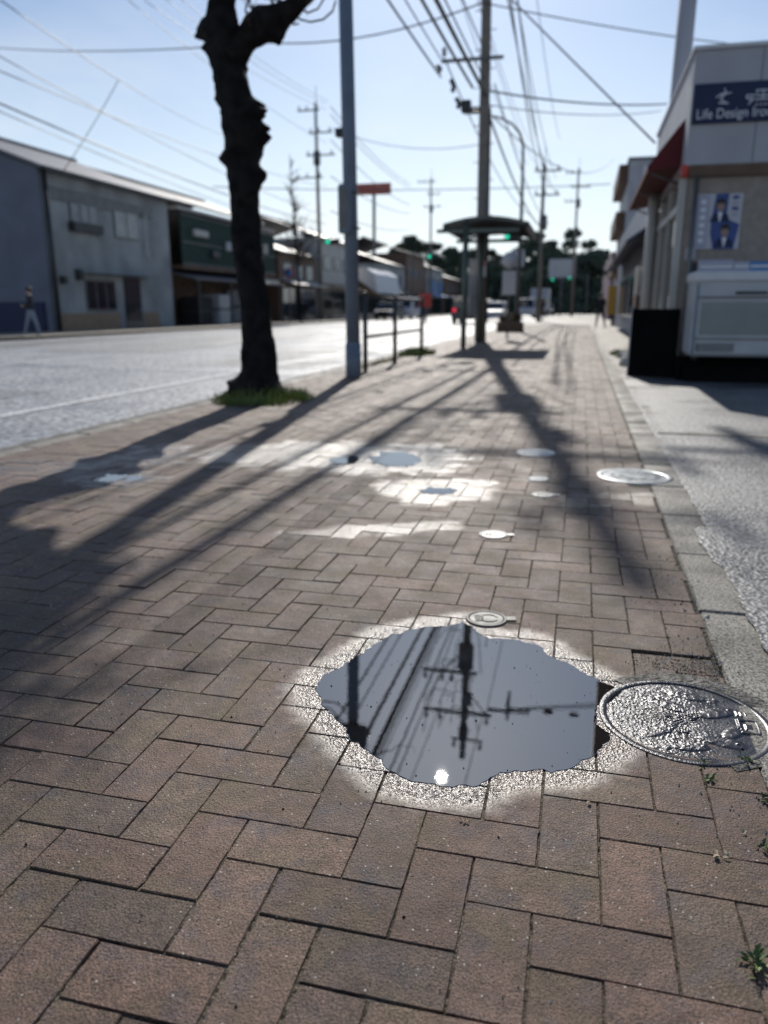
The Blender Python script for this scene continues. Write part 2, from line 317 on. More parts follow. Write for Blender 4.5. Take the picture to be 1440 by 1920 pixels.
    def build(s, name, m=None, parent=None, origin=None):
        me = bpy.data.meshes.new(name); o3 = Vector(origin) if origin is not None else Vector((0, 0, 0))
        if parent is not None and origin is None: o3 = parent_origin(parent)
        me.from_pydata([Vector(v)-o3 for v in s.v], [], s.f)
        for x in s.mats: me.materials.append(M[x] if isinstance(x, str) else (x or M[m]))
        me.polygons.foreach_set('material_index', s.m); me.polygons.foreach_set('use_smooth', s.sm); me.update()
        o = bpy.data.objects.new(name, me); C.objects.link(o)
        if parent is not None: o.parent = parent
        else: o.location = o3
        return o
def parent_origin(p):
    q = Vector((0, 0, 0))
    while p is not None: q = q+p.location; p = p.parent
    return q
def tag(o, label=None, cat=None, group=None, kind=None):
    for k, v in (('label', label), ('category', cat), ('group', group), ('kind', kind)):
        if v: o[k] = v
    return o
def thing(name, label, cat, loc, group=None):
    o = bpy.data.objects.new(name, None); C.objects.link(o); o.location = loc; o.empty_display_size = .1
    return tag(o, label, cat, group)
def copy_tree(o, parent=None):
    c = o.copy(); C.objects.link(c)
    if parent is not None: c.parent = parent
    for ch in list(o.children): copy_tree(ch, c)
    return c
def B(m): # quick MB whose default material is m
    b = MB(); b._d = m; return b

# ------------------------------------------------------------------ setting: ground, road, sidewalk, lot
def sheet(name, x0, x1, y0, y1, z, m, kind='structure', nx=1, ny=1):
    b = MB(); xs = np.linspace(x0, x1, nx+1); ys = np.linspace(y0, y1, ny+1)
    vs = [(x, y, z) for y in ys for x in xs]; fs = [(j*(nx+1)+i, j*(nx+1)+i+1, (j+1)*(nx+1)+i+1, (j+1)*(nx+1)+i) for j in range(ny) for i in range(nx)]
    b.add(vs, fs, m); o = b.build(name); o['kind'] = kind; return o
XL, XR = -3.5, .407
sheet('ground', -1600, 1600, -300, 2600, -.13, 'ground')
sheet('road', -17.2, XL-.13, -12, 400, -.07, 'asphalt')
sheet('sidewalk_bed', XL-.01, XR+.01, 4.2, 46.5, -.004, 'soil')
b = MB(); xs = np.arange(XL-.01, XR+.012, .02); ys = np.arange(-2.6, 4.21, .02); k = len(xs)
b.add([(x, y, -.0034+.0045*noise.noise(Vector((x*7, y*7, 2)))+.0016*noise.noise(Vector((x*45, y*45, 5)))) for y in ys for x in xs], [(j*k+i, j*k+i+1, (j+1)*k+i+1, (j+1)*k+i) for j in range(len(ys)-1) for i in range(k-1)], 'soil', True)
for q, v_ in enumerate(b.v): b.v[q] = (v_[0], v_[1], min(v_[2]-.0006-(.012 if .17 < v_[0] < .42 and 1.9 < v_[1] < 2.1 else 0), -.0034 if math.hypot((v_[0]+.24)/.6, (v_[1]-1.7)/.65) > 1 else -.003))
o = b.build('joint_sand'); o['kind'] = 'structure'
sheet('far_sidewalk', XL-.01, XR+.2, 46.5, 400, 0, 'kerb')
sheet('opposite_sidewalk', -20.6, -17.2, -12, 400, .02, 'kerb')
# lot: uneven edge against the kerb slabs
b = MB(); ys = [-3+i*.035 for i in range(400)]; 
edge = [XR+.135+.018*noise.noise(Vector((y*1.7, 3, 0)))+.014*noise.noise(Vector((y*9, 1, 0)))+.006*noise.noise(Vector((y*28, 1, 0)))+(.05 if y > 3.4 else 0)-(.0 if y < 2.9 else .02) for y in ys]
xs_ = [0, .02, .06, .2, .6, 1.4, 3, 6, 12]
vs = []
for y, e in zip(ys, edge):
    for i, dx in enumerate(xs_): vs.append((e+dx, y, .0045 if i == 0 else .0052 if i == 1 else (.004+.004*noise.noise(Vector((y*2, dx*3, 5))) if i < 6 else .0)))
k = len(xs_); fs = [(j*k+i, j*k+i+1, (j+1)*k+i+1, (j+1)*k+i) for j in range(len(ys)-1) for i in range(k-1)]
b.add(vs, fs, 'lot', True); o = b.build('parking_lot_ground'); o['kind'] = 'structure'
sheet('side_pavement', .6, 12.6, 10.93, 400, .001, 'kerb')
# drain line across the lot
b = MB(); p0, p1 = G(1222, 812), G(1440, 797); 
b.box((XR+.2, 6.0, -.005), (6, 6.1, .012), 'kerb', bev=.004); o = b.build('drain_strip'); o['kind'] = 'structure'
# kerb slabs on the right
b = MB(); y = -3.0; i = 0
while y < 46:
    L = .6 if not (2.55 < y < 3.0) else .5
    w = .27; dz = random.uniform(-.004, .003)
    b.box((XR+.004, y+.004, -.1), (XR+w, y+L-.004, .002+dz), 'kerb', bev=.006); y += L; i += 1
o = b.build('kerb'); o['kind'] = 'structure'
# road-side kerb and gutter
b = MB(); y = -4.0
while y < 120:
    b.box((XL-.13, y+.004, -.14), (XL-.004, y+.596, .0+random.uniform(-.004, .003)), 'kerb', bev=.01); y += .6
o = b.build('road_kerb'); o['kind'] = 'structure'
sheet('gutter', XL-.48, XL-.13, -12, 200, -.064, 'mortar')
for x0, x1, y0, y1 in ((-8.6, -6.2, 5.5, 8.2), (-12.5, -9.2, 16, 27), (-6.9, -4.6, 12.5, 19), (-16.2, -13.9, 9, 24)):
    o = sheet('road_patch', x0, x1, y0, y1, -.066, 'patch')
for x0, w, dash in ((-5.25, .12, 0), (-9.9, .14, 5), (-13.6, .12, 0)):
    b = MB()
    if dash:
        for q in range(24): b.add([(x0, q*dash*2, -.062), (x0+w, q*dash*2, -.062), (x0+w, q*dash*2+dash, -.062), (x0, q*dash*2+dash, -.062)], [(0, 1, 2, 3)], 'line')
    else: b.add([(x0, -10, -.062), (x0+w, -10, -.062), (x0+w, 200, -.062), (x0, 200, -.062)], [(0, 1, 2, 3)], 'line')
    o = b.build('road_marking'); o['kind'] = 'structure'

# ------------------------------------------------------------------ puddle outlines (world), wetness field
def c6(l): return [(560+a/2.1176, 1110+c/2.1176) for a, c in l]
PUD = [G(*q) for q in c6([(650,120),(600,132),(520,138),(440,152),(350,178),(270,230),(180,290),(100,330),(72,380),(90,440),(130,490),(180,530),(215,590),(270,632),(340,682),(390,732),
 (450,752),(540,766),(640,772),(715,768),(760,735),(830,714),(920,706),(1000,712),(1080,700),(1110,680),(1165,652),(1185,625),(1232,602),(1235,575),(1192,540),(1165,490),(1190,452),(1255,424),
 (1285,395),(1240,375),(1180,345),(1120,312),(1060,282),(1010,262),(960,217),(880,192),(800,184),(760,182),(722,172),(700,142)])]
PUD = [(p.x, p.y) for p in PUD]
def refine(poly, amp, step=.012, seed=0.):
    out = []; n = len(poly)
    for i in range(n):
        a, c = Vector(poly[i]), Vector(poly[(i+1) % n]); k = max(1, int((c-a).length/step)); nr = Vector(((c-a).y, -(c-a).x)).normalized()
        for j in range(k):
            p = a.lerp(c, j/k); out.append(tuple(p+nr*(amp*noise.noise(Vector((p.x*45, p.y*45, seed)))+amp*.7*noise.noise(Vector((p.x*130, p.y*130, seed+3))))))
    return out
def sdf(P, poly):
    """signed distance (minus inside) of points P (n,2) to polygon"""
    A = np.array(poly); Bq = np.roll(A, -1, 0); d = np.full(len(P), 1e9); ins = np.zeros(len(P), bool)
    for a, c in zip(A, Bq):
        e = c-a; w = P-a; t = np.clip((w@e)/(e@e+1e-12), 0, 1); q = w-t[:, None]*e; d = np.minimum(d, (q*q).sum(1))
        cond = ((a[1] > P[:, 1]) != (c[1] > P[:, 1])) & (P[:, 0] < (c[0]-a[0])*(P[:, 1]-a[1])/(c[1]-a[1]+1e-12)+a[0]); ins ^= cond
    d = np.sqrt(d); return np.where(ins, -d, d)
def px(l): return [(G(*q).x, G(*q).y) for q in l]
PUD2 = px([(692,857),(712,848),(755,848),(784,856),(790,866),(770,874),(730,875),(700,868)])
PUD3 = px([(618,862),(640,854),(668,856),(672,864),(648,871),(624,869)])
PUD4 = px([(786,920),(805,915),(850,916),(858,921),(845,927),(800,926)])
PUD5 = px([(172,896),(200,890),(262,892),(268,899),(230,905),(180,903)])
# (polygon, core width, falloff width, strength)
WETS = [(PUD, .01, .11, 1.15), (px([(430,842),(560,836),(720,838),(830,842),(840,860),(800,878),(700,882),(590,874),(470,868),(400,856)]), 0, .3, 1.05),
 (px([(735,905),(800,900),(905,905),(915,918),(880,932),(800,942),(750,940),(730,925)]), 0, .12, 1.05),
 (px([(180,868),(280,840),(330,838),(330,852),(300,868),(240,872)]), 0, .22, .95), (px([(130,895),(260,888),(290,895),(250,906),(170,908)]), 0, .12, .9),
 (px([(0,868),(170,866),(180,880),(0,892)]), 0, .2, .85), (px([(540,1000),(700,985),(850,978),(850,990),(700,1004),(560,1012)]), 0, .07, .62),
 (px([(1050,930),(1220,925),(1240,945),(1060,950)]), 0, .04, .55)]
def wetness(P):
    w = np.zeros(len(P))
    for poly, core, fall, s in WETS:
        A = np.array(poly); lo, hi = A.min(0)-.6, A.max(0)+.6; k = np.where(((P > lo) & (P < hi)).all(1))[0]
        if len(k) == 0: continue
        d = sdf(P[k], poly); d = d+(fall*.55)*np.array([noise.noise(Vector((q[0]*9, q[1]*9, 1)))+.6*noise.noise(Vector((q[0]*30, q[1]*30, 3))) for q in P[k]])*(0 if poly is PUD else 1); t = np.clip(1-(d-core)/fall, 0, 1); w[k] = np.maximum(w[k], s*t*t*(3-2*t))
    return w

# ------------------------------------------------------------------ herringbone brick sidewalk: one mesh
U = .1035; OX, OY = .0865, 1.1245
def build_bricks():
    V, Fc, colr, wetb = [], [], [], []; base = 0
    tones = np.array([(.108,.086,.08),(.1,.083,.08),(.112,.09,.08),(.096,.084,.081),(.106,.094,.08),(.115,.085,.08),(.1,.088,.077),(.104,.08,.078)])
    i0, i1 = int((XL-OX)/U)-2, int((XR-OX)/U)+2; j0, j1 = int((-2.5-OY)/U), int((46.4-OY)/U)
    for j in range(j0, j1):
        yy = OY+j*U
        nl, ns = ((10, 5) if .4 < yy < 2.9 else (5, 3) if yy < 6 else (2, 1) if yy < 14 else (1, 1))
        for i in range(i0, i1):
            s_ = (i+j) % 4
            if s_ == 1: w, d = 2*U, U
            elif s_ == 3: w, d = U, 2*U
            else: continue
            x, y = OX+i*U, OY+j*U
            if x+w < XL+.02 or x > XR-.02: continue
            g = random.choice([.0002, .0007, .0012])+abs(random.gauss(0, .0004)); bev = .0018
            if random.random() < .09: g += .0014
            nu, nv = (nl, ns) if w > d else (ns, nl)
            def lines(a, L, n): 
                lo, hi = a+g, a+L-g; inner = np.linspace(lo+bev, hi-bev, n+1)
                return np.concatenate([[lo, lo+.0006], inner, [hi-.0006, hi]])
            us, vs_ = lines(x, w, nu), lines(y, d, nv); a, c = len(us), len(vs_)
            pu = np.minimum(np.arange(a), a-1-np.arange(a)); pv = np.minimum(np.arange(c), c-1-np.arange(c))
            lev = np.minimum(np.minimum(pu[None, :], pv[:, None]), 2); Z = np.array([-.016, -.0022, 0])[lev]
            X_, Y_ = np.meshgrid(us, vs_); cx_, cy_ = x+w/2, y+d/2
            rot = random.gauss(0, .006); X2 = cx_+(X_-cx_)-(Y_-cy_)*rot; Y2 = cy_+(Y_-cy_)+(X_-cx_)*rot
            tx, ty = random.gauss(0, .006), random.gauss(0, .006); dz = random.gauss(0, .0009)
            if random.random() < .05: dz -= .002
            if .17 < cx_ < .42 and 1.88 < cy_ < 2.06: dz -= .008
            Z = Z+dz+(X_-cx_)*tx+(Y_-cy_)*ty
            dc = math.hypot((cx_+.24)/.5, (cy_-1.7)/.55)
            Z = Z-.0035*max(0, 1-dc*dc)
            if dc < 1.6 and not (cx_ > .17 and cy_ > 1.87): Z = np.where(lev == 2, np.clip(Z, -.0008, -.0001), Z)
            ch = lev < 2
            if yy < 5: 
                e_ = rng.normal(0, .0006, X2.shape); X2 = np.where(ch, X2+e_, X2); Y2 = np.where(ch, Y2+rng.normal(0, .0006, X2.shape), Y2); Z = Z+np.where(lev == 2, 0, 0)-np.where((lev == 1) & (rng.random(Z.shape) < .12), .0016, 0)
            X2 = np.clip(X2, XL, XR)
            V.append(np.stack([X2.ravel(), Y2.ravel(), Z.ravel()], 1)); n = a*c
            q = np.arange(a-1)[None, :]+np.arange(c-1)[:, None]*a+base; q = q.ravel(); Fc.append(np.stack([q, q+1, q+1+a, q+a], 1)); base += n
            t = (tones[random.randrange(8)]*.6+tones.mean(0)*.4)*np.array([1.27, 1.0, .79])*random.uniform(.8, 1.18); colr.append(np.tile(np.append(t, 1), (n, 1)))
            wetb.append(np.full(n, random.uniform(-.16, .1) if dc < 1.8 else random.uniform(-.55, .15)))
    V = np.concatenate(V); Fc = np.concatenate(Fc); colr = np.concatenate(colr); wb = np.concatenate(wetb)
    w = wetness(V[:, :2]); w = np.where(w > .02, w+wb*np.where(wb < -.16, .9, np.clip(1.3-w, 0, 1)), 0)
    me = bpy.data.meshes.new('sidewalk'); me.vertices.add(len(V)); me.vertices.foreach_set('co', V.ravel())
    me.loops.add(len(Fc)*4); me.loops.foreach_set('vertex_index', Fc.ravel()); me.polygons.add(len(Fc))
    me.polygons.foreach_set('loop_start', np.arange(len(Fc))*4); me.update(calc_edges=True); me.validate(); me.shade_flat()
    a1 = me.attributes.new('bcol', 'FLOAT_COLOR', 'POINT'); a1.data.foreach_set('color', colr.ravel())
    a2 = me.attributes.new('wet', 'FLOAT', 'POINT'); a2.data.foreach_set('value', w)
    me.materials.append(M['brick']); o = bpy.data.objects.new('sidewalk', me); C.objects.link(o); o['kind'] = 'structure'
build_bricks()

def puddle(poly, label, z, amp, seed, group=None):
    P = refine(poly, amp, seed=seed); c = np.mean(P, 0); b = MB()
    n = len(P); vs = [(x, y, z) for x, y in P]+[(x+(x-c[0])*.004, y+(y-c[1])*.004, z-.0009) for x, y in P]
    b.add(vs, [tuple(range(n)), ]+[(i, n+i, n+(i+1) % n, (i+1) % n) for i in range(n)], 'water')
    o = b.build('puddle', origin=(c[0], c[1], 0)); tag(o, label, 'puddle', group)
    # make sure the top face looks up
    if o.data.polygons[0].normal.z < 0:
        o.data.flip_normals()
    return o
puddle(PUD, 'large foreground puddle reflecting the utility pole, wires and sun', .0003, .012, 0.)
puddle(PUD2, 'oval blue puddle in the wet patch beyond, the larger of two side by side', .0022, .03, 2., 'small puddles on the bricks')
puddle(PUD3, 'tiny puddle with a dark reflection, just left of the oval blue one', .0022, .03, 4., 'small puddles on the bricks')
puddle(PUD4, 'thin sliver of water on the pale wet bricks left of the small iron lids', .0022, .03, 6., 'small puddles on the bricks')
puddle(PUD5, 'shallow long puddle inside the tree trunk shadow', .0022, .04, 8., 'small puddles on the bricks')

# ------------------------------------------------------------------ manhole covers
def manhole():
    c = (.283, 1.695, 0); r = .176; t = thing('manhole_cover', 'round cast iron sewer cover with raised fish and waves beside the large puddle', 'manhole cover', c)
    b = MB(); b.lathe([(r+.012, -.012), (r+.012, .001), (r+.010, .002), (r-.004, .002), (r-.006, -.001)], c, 'iron', 96, top=False); b.build('outer_ring', parent=t)
    # relief disc
    nr, na = 74, 300; r1 = r-.007
    fish = [(.075, .045, .052, .5), (.06, -.075, .06, -.35), (.1, -.035, .04, .9), (-.03, .06, .05, 2.6), (-.06, -.06, .055, -2.4), (.0, -.12, .04, .2), (.02, .115, .045, 2.9)]
    def h(x, y):
        rr = math.hypot(x, y); z = 0.
        if rr > r1-.006: return -.0006
        wv = noise.noise(Vector((x*38, y*38, 1)))+.5*noise.noise(Vector((x*80, y*80, 4))); z = .0013*max(0, 1-abs(math.sin(wv*9))*1.6)*max(.25, min(1, (.07-x)/.1))
        for fx, fy, L, an in fish:
            dx, dy = x-fx, y-fy; u = (dx*math.cos(an)+dy*math.sin(an))/L; v = (-dx*math.sin(an)+dy*math.cos(an))/(L*.42)
            q = u*u+v*v
            tail = (-1.45 < u < -.85) and abs(v) < (-.7-u)*1.1
            if q < 1.15 or tail:
                z = .0002
                if q < 1: z = .0024*math.sqrt(max(0, 1-q*q))+.0005*max(0, math.sin(u*14+abs(v)*4))*(1 if u < .5 else 0)
                if q < 1 and (u-.68)**2*L*L+(v*.42*L-.002)**2 < .00001: z = .0038
                if tail: z = .0016+.0008*math.sin(v*18)
        bx, by = x-.137, y+.004                                   # square emblem at the rim
        m_ = max(abs(bx)/.02, abs(by)/.03)
        if m_ < 1.15: z = .0002
        if .8 < m_ < 1.08: z = .0026
        if m_ < .42: z = .002
        bx, by = x-.13, y-.055
        if abs(by) < .012 and abs(bx) < .016: z = .002 if (int((bx+.02)/.0045) % 2 == 0) else .0004
        z += .0011*max(0, min(1, (.09-x)/.1))*abs(noise.noise(Vector((x*150, y*150, 7))))*2
        return z*1.3-.0004
    vs = [(c[0], c[1], h(0, 0))]; fs = []
    for i in range(1, nr+1):
        q = r1*i/nr
        for j in range(na): a = 2*math.pi*j/na; x, y = q*math.cos(a), q*math.sin(a); vs.append((c[0]+x, c[1]+y, h(x, y)))
    fs += [(0, 1+j, 1+(j+1) % na) for j in range(na)]
    fs += [(1+(i-1)*na+j, 1+i*na+j, 1+i*na+(j+1) % na, 1+(i-1)*na+(j+1) % na) for i in range(1, nr) for j in range(na)]
    b = MB(); b.add(vs, fs, 'iron', True); b.build('lid', parent=t)
    # mortar around
    b = MB(); n = 90; vs = []
    for j in range(n):
        a = 2*math.pi*j/n; q = r+.035+.03*max(0, math.cos(a-.9))+.012*noise.noise(Vector((math.cos(a)*3, math.sin(a)*3, 2)))
        x, y = c[0]+q*math.cos(a), c[1]+q*math.sin(a); vs.append((x, y, .0006))
    for j in range(n): a = 2*math.pi*j/n; vs.append((c[0]+(r+.01)*math.cos(a), c[1]+(r+.01)*math.sin(a), .0014))
    k = [j for j in range(n)]
    b.add(vs, [(j, (j+1) % n, n+(j+1) % n, n+j) for j in k if not (math.pi*.72 < 2*math.pi*j/n < math.pi*1.62)], 'mortar', True); b.build('mortar_collar', parent=t)
manhole()
def valve_cover(u, v, r, label, rz, tabbed=True, m='iron_small', group='small round iron lids in the sidewalk'):
    p = G(u, v); t = thing('valve_cover', label, 'valve cover', p, group); c = (p.x, p.y, 0)
    b = MB(); b.lathe([(r, -.012), (r, .003), (r-.002, .0045), (r*.86, .0045), (r*.83, .002)], c, m, 48, top=False)
    if tabbed:
        x, y = c[0], c[1]; e = Vector((math.cos(rz), math.sin(rz))); n = Vector((-e.y, e.x)); w = r*.22
        def q(a, s): v_ = Vector((x, y))+e*a+n*s; return (v_.x, v_.y, -.01)
        b.prism([q(r*.96, -w), q(r*1.42, -w), q(r*1.42, w), q(r*.96, w)], (0, 0, .0142), m)
    b.build('frame', parent=t)
    b = MB(); b.lathe([(r*.83, -.01), (r*.825, .0028), (r*.8, .0036), (.001, .0036)], c, m, 48, smooth=False, top=True); 
    k = Matrix.Rotation(rz, 3, 'Z')
    def bar(a, s, L, w_, an):
        o = Vector(c)+k@Vector((a*r, s*r, 0)); d = k@Vector((math.cos(an), math.sin(an), 0)); n = Vector((-d.y, d.x, 0))
        b.prism([o-d*L*r-n*w_*r+Vector((0, 0, .002)), o+d*L*r-n*w_*r+Vector((0, 0, .002)), o+d*L*r+n*w_*r+Vector((0, 0, .002)), o-d*L*r+n*w_*r+Vector((0, 0, .002))], (0, 0, .0036), m)
    if r < .08:
        for i in range(9):
            a = math.pi*(.15+i*.2); bar(.42*math.cos(a)+.1, .42*math.sin(a), .13, .04, a+math.pi/2)
        for s in (-.3, -.1, .1, .3): bar(-.35, s, .2, .045, .3)
    else:
        for i in range(24):
            a = 2*math.pi*i/24
            for q in (.35, .6): bar(q*math.cos(a), q*math.sin(a), .06, .035, a)
    b.build('lid', parent=t)
valve_cover(912, 1161, .062, 'small iron lid with a tab, touching the far edge of the large puddle', R(12), True, 'iron_dull')
valve_cover(925, 1003, .06, 'small tabbed iron lid standing alone on dry bricks beyond the puddle', R(10))
valve_cover(1018, 928, .058, 'small tabbed iron lid, nearer of the close pair past the lone lid', R(8))
valve_cover(1010, 898, .056, 'small plain pale lid, farther of the close pair past the lone lid', R(5), False, 'galv')
valve_cover(1005, 849, .125, 'medium round lid where the utility pole shadow crosses the bricks', 0, False, 'galv', None)
valve_cover(1190, 893, .205, 'large round grey cover straddling the edge of bricks and kerb slabs', 0, False, 'galv', None)

# ------------------------------------------------------------------ small litter and weeds on the bricks
def weed(u, v, size, n, label, seed, group='weeds in the paving joints'):
    p = G(u, v); r_ = random.Random(seed); b = MB()
    for i in range(n):
        a = r_.uniform(0, 6.28); e = r_.uniform(.1, .9); L = size*r_.uniform(.5, 1.1); d = Vector((math.cos(a)*math.cos(e), math.sin(a)*math.cos(e), math.sin(e)))
        s_ = Vector((-math.sin(a), math.cos(a), 0))*L*.22; o = Vector((p.x+r_.gauss(0, size*.3), p.y+r_.gauss(0, size*.5), 0)); up = Vector((0, 0, L*.12))
        b.add([o, o+d*L*.5+s_+up, o+d*L, o+d*L*.5-s_+up, o+d*L*.5-up*.4], [(0, 4, 1), (4, 2, 1), (0, 3, 4), (4, 3, 2)], 'weed', True)
    o = b.build('weed', origin=p); tag(o, label, 'weed', group)
weed(1418, 1805, .022, 26, 'leafy pale weed growing from a joint at the lower right edge', 1)
weed(1438, 1590, .018, 16, 'weed at the frame edge just beyond the dry leaf cluster', 2)
weed(1330, 1460, .013, 22, 'thin weed in the joint below the manhole cover', 3)
weed(1400, 1425, .014, 18, 'weed tucked against the lower right rim of the manhole cover', 4)
weed(1180*1.115, 1432, .012, 16, 'brownish weed at the bottom rim of the manhole cover', 5)
weed(1436, 1500, .014, 14, 'small weed in the second joint right of the manhole weeds', 6)
def leaf(u, v, L, label, seed, m='dryleaf', n=1):
    p = G(u, v); r_ = random.Random(seed); b = MB()
    for q in range(n):
        a = r_.uniform(0, 6.28); o = Vector((p.x+r_.gauss(0, L*.5)*(n > 1), p.y+r_.gauss(0, L*.3)*(n > 1), .002)); d = Vector((math.cos(a), math.sin(a), .12)); s_ = Vector((-math.sin(a), math.cos(a), 0))
        pts = [o, o+d*L*.3+s_*L*.26+Vector((0, 0, .003)), o+d*L*.7+s_*L*.2+Vector((0, 0, .004)), o+d*L, o+d*L*.7-s_*L*.2+Vector((0, 0, .002)), o+d*L*.3-s_*L*.26+Vector((0, 0, .001)), o+d*L*.5+Vector((0, 0, .001))]
        b.add(pts, [(0, 5, 6), (6, 5, 4), (6, 4, 3), (6, 3, 2), (6, 2, 1), (0, 6, 1)], m, True)
    tag(b.build('fallen_leaf', origin=p), label, 'leaf')
leaf(1390, 1566, .014, 'single flat grey-brown fallen leaf on the right-hand bricks', 1)
leaf(1350, 1606, .014, 'little cluster of curled dry leaves in the right-hand joint', 3, n=5)
leaf(1108, 1505, .012, 'thin pale dry leaf lying on the joint below the puddle', 5)
leaf(266, 1724, .008, 'tiny dark leaf scrap on the lower left bricks', 7, 'shirt')
leaf(870, 1540, .008, 'pale scraps of leaf on the brick below the sun reflection', 9, n=4)
# pebbles and grit scattered over the near bricks: uncountable
b = MB(); r_ = random.Random(5)
for i in range(1500):
    x = r_.uniform(-1.6, .55); y = r_.uniform(.55, 3.0) if i % 3 else r_.uniform(1.3, 2.2); s_ = abs(r_.gauss(0, .0009))+.0006
    if i < 500: x = r_.gauss(.36, .05); y = r_.choice([r_.gauss(2.55, .12), r_.gauss(2.0, .06), r_.uniform(1.2, 3)]); s_ *= 1.5
    z = .001; a = r_.uniform(0, 3); v_ = [(x+s_*1.2*math.cos(a+k*2.09), y+s_*1.2*math.sin(a+k*2.09), z-s_*.3) for k in range(3)]+[(x, y, z+s_*1.1)]
    b.add(v_, [(0, 1, 3), (1, 2, 3), (2, 0, 3)], r_.choice(['pebble', 'pebble', 'black', 'stone']))
for i in range(900):
    x = r_.choice([.09, .19, .295, .395])+r_.gauss(0, .004); y = r_.uniform(1.9, 3.6); s_ = r_.uniform(.001, .0028)
    if i > 600: x = r_.uniform(.18, .41); y = r_.gauss(1.98, .04)
    v_ = [(x+s_*math.cos(k*2.09+i), y+s_*math.sin(k*2.09+i), -.002) for k in range(3)]+[(x, y, s_*.8)]
    b.add(v_, [(0, 1, 3), (1, 2, 3), (2, 0, 3)], r_.choice(['black', 'black', 'pebble']))
tag(b.build('grit'), 'loose grit and tiny stones scattered on the bricks', 'grit', kind='stuff')
#==PART2==
# ------------------------------------------------------------------ street tree: knobbly pollarded trunk with twigs
def knob_tube(path, radii, knobs, m, seed, rings=120, n=26, amp=.06):
    """path points with radii, bumps at (t, angle, height, width)"""
    P = [Vector(p) for p in path]; k = len(P)-1; vs = []; b = MB(); up = None
    for i in range(rings+1):
        t = i/rings*k; a = min(int(t), k-1); f = t-a; p0, p1, p2, p3 = P[max(a-1, 0)], P[a], P[a+1], P[min(a+2, k)]
        c = .5*((2*p1)+(p2-p0)*f+(2*p0-5*p1+4*p2-p3)*f*f+(3*p1-3*p2+p3-p0)*f**3)
        d = .5*((p2-p0)+2*(2*p0-5*p1+4*p2-p3)*f+3*(3*p1-3*p2+p3-p0)*f*f); d.normalize()
        r = radii[a]*(1-f)+radii[a+1]*f
        if up is None: up = Vector((0, 1, 0)) if abs(d.z) > .5 else Vector((0, 0, 1))
        x = d.cross(up).normalized(); y = x.cross(d).normalized(); up = y
        for j in range(n):
            an = 2*math.pi*j/n; e = x*math.cos(an)+y*math.sin(an); q = r
            q += .018*noise.noise(Vector((e.x*5+seed, e.y*5, c.z*13)))+.02*abs(noise.noise(Vector((e.x*11+seed, e.y*11, c.z*5))))+r*amp*2*noise.noise(Vector((c.x+e.x*.35+seed, c.y+e.y*.35, c.z*1.2))*3.2)+r*amp*noise.noise(Vector((e.x*2.5+seed, e.y*2.5, c.z*2.2))*3)+r*.05*noise.noise(Vector((e.x*6, e.y*6, c.z*9+seed)))
            for (kt, ka, kh, kw) in knobs:
                da = (an-ka+math.pi) % (2*math.pi)-math.pi
                dd = ((i/rings-kt)/kw)**2+(da/.75)**2
                if dd < 6: q += 1.25*kh*math.exp(-dd)*(1+1.3*noise.noise(Vector((e.x*9, e.y*9, c.z*14))))
            vs.append(c+e*q)
    fs = [(i*n+j, i*n+(j+1) % n, (i+1)*n+(j+1) % n, (i+1)*n+j) for i in range(rings) for j in range(n)]+[tuple(range(n-1, -1, -1)), tuple(range(rings*n, rings*n+n))]
    b.add(vs, fs, m, True); return b
TX, TY = -3.2, 7.5
tree = thing('street_tree', 'thick knobbly pollarded tree trunk standing in grass at the kerb', 'tree', (TX, TY, 0))
def tp(u, v): return AY(u, v, TY)
trk = [(480, 790), (481, 740), (486, 690), (480, 600), (462, 440), (458, 330), (450, 240), (441, 180), (424, 110), (418, 50), (416, 0), (412, -90)]
rad = [.34, .27, .18, .145, .138, .15, .165, .16, .14, .15, .115, .11]
pth = [tp(*q) for q in trk]; pth[0].z = -.12
# angles: 0 -> -x side?, found by the cross product: pi is image right when looking along +Y
kn = [(.07, 0, .06, .02), (.12, 3.1, .07, .02), (.12, 0, .04, .02), (.455, 3.1, .07, .012), (.49, 0, .06, .012), (.53, 3.1, .1, .022), (.575, 3.1, .07, .015), (.60, 3.0, .06, .014), (.64, 0, .03, .02), (.80, 0, .1, .016), (.83, 0, .05, .02), (.76, 0.2, .06, .015), (.79, 3.1, .06, .02), (.5, 1.6, .08, .02), (.7, 1.4, .08, .02)]
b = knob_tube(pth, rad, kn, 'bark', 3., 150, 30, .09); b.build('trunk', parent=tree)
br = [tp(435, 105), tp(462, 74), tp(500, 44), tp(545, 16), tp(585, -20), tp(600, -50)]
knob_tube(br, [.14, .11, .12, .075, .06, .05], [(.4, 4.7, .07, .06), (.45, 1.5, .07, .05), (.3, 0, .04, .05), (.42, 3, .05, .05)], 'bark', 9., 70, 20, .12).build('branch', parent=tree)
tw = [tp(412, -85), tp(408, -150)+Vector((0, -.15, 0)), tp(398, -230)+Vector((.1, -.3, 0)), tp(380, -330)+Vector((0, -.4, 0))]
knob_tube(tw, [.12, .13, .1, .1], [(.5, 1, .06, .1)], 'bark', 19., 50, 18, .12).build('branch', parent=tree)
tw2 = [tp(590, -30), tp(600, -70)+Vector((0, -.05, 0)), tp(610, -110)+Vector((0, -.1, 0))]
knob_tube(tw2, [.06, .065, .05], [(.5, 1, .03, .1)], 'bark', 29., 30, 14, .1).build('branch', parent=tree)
r_ = random.Random(11); tb = MB()
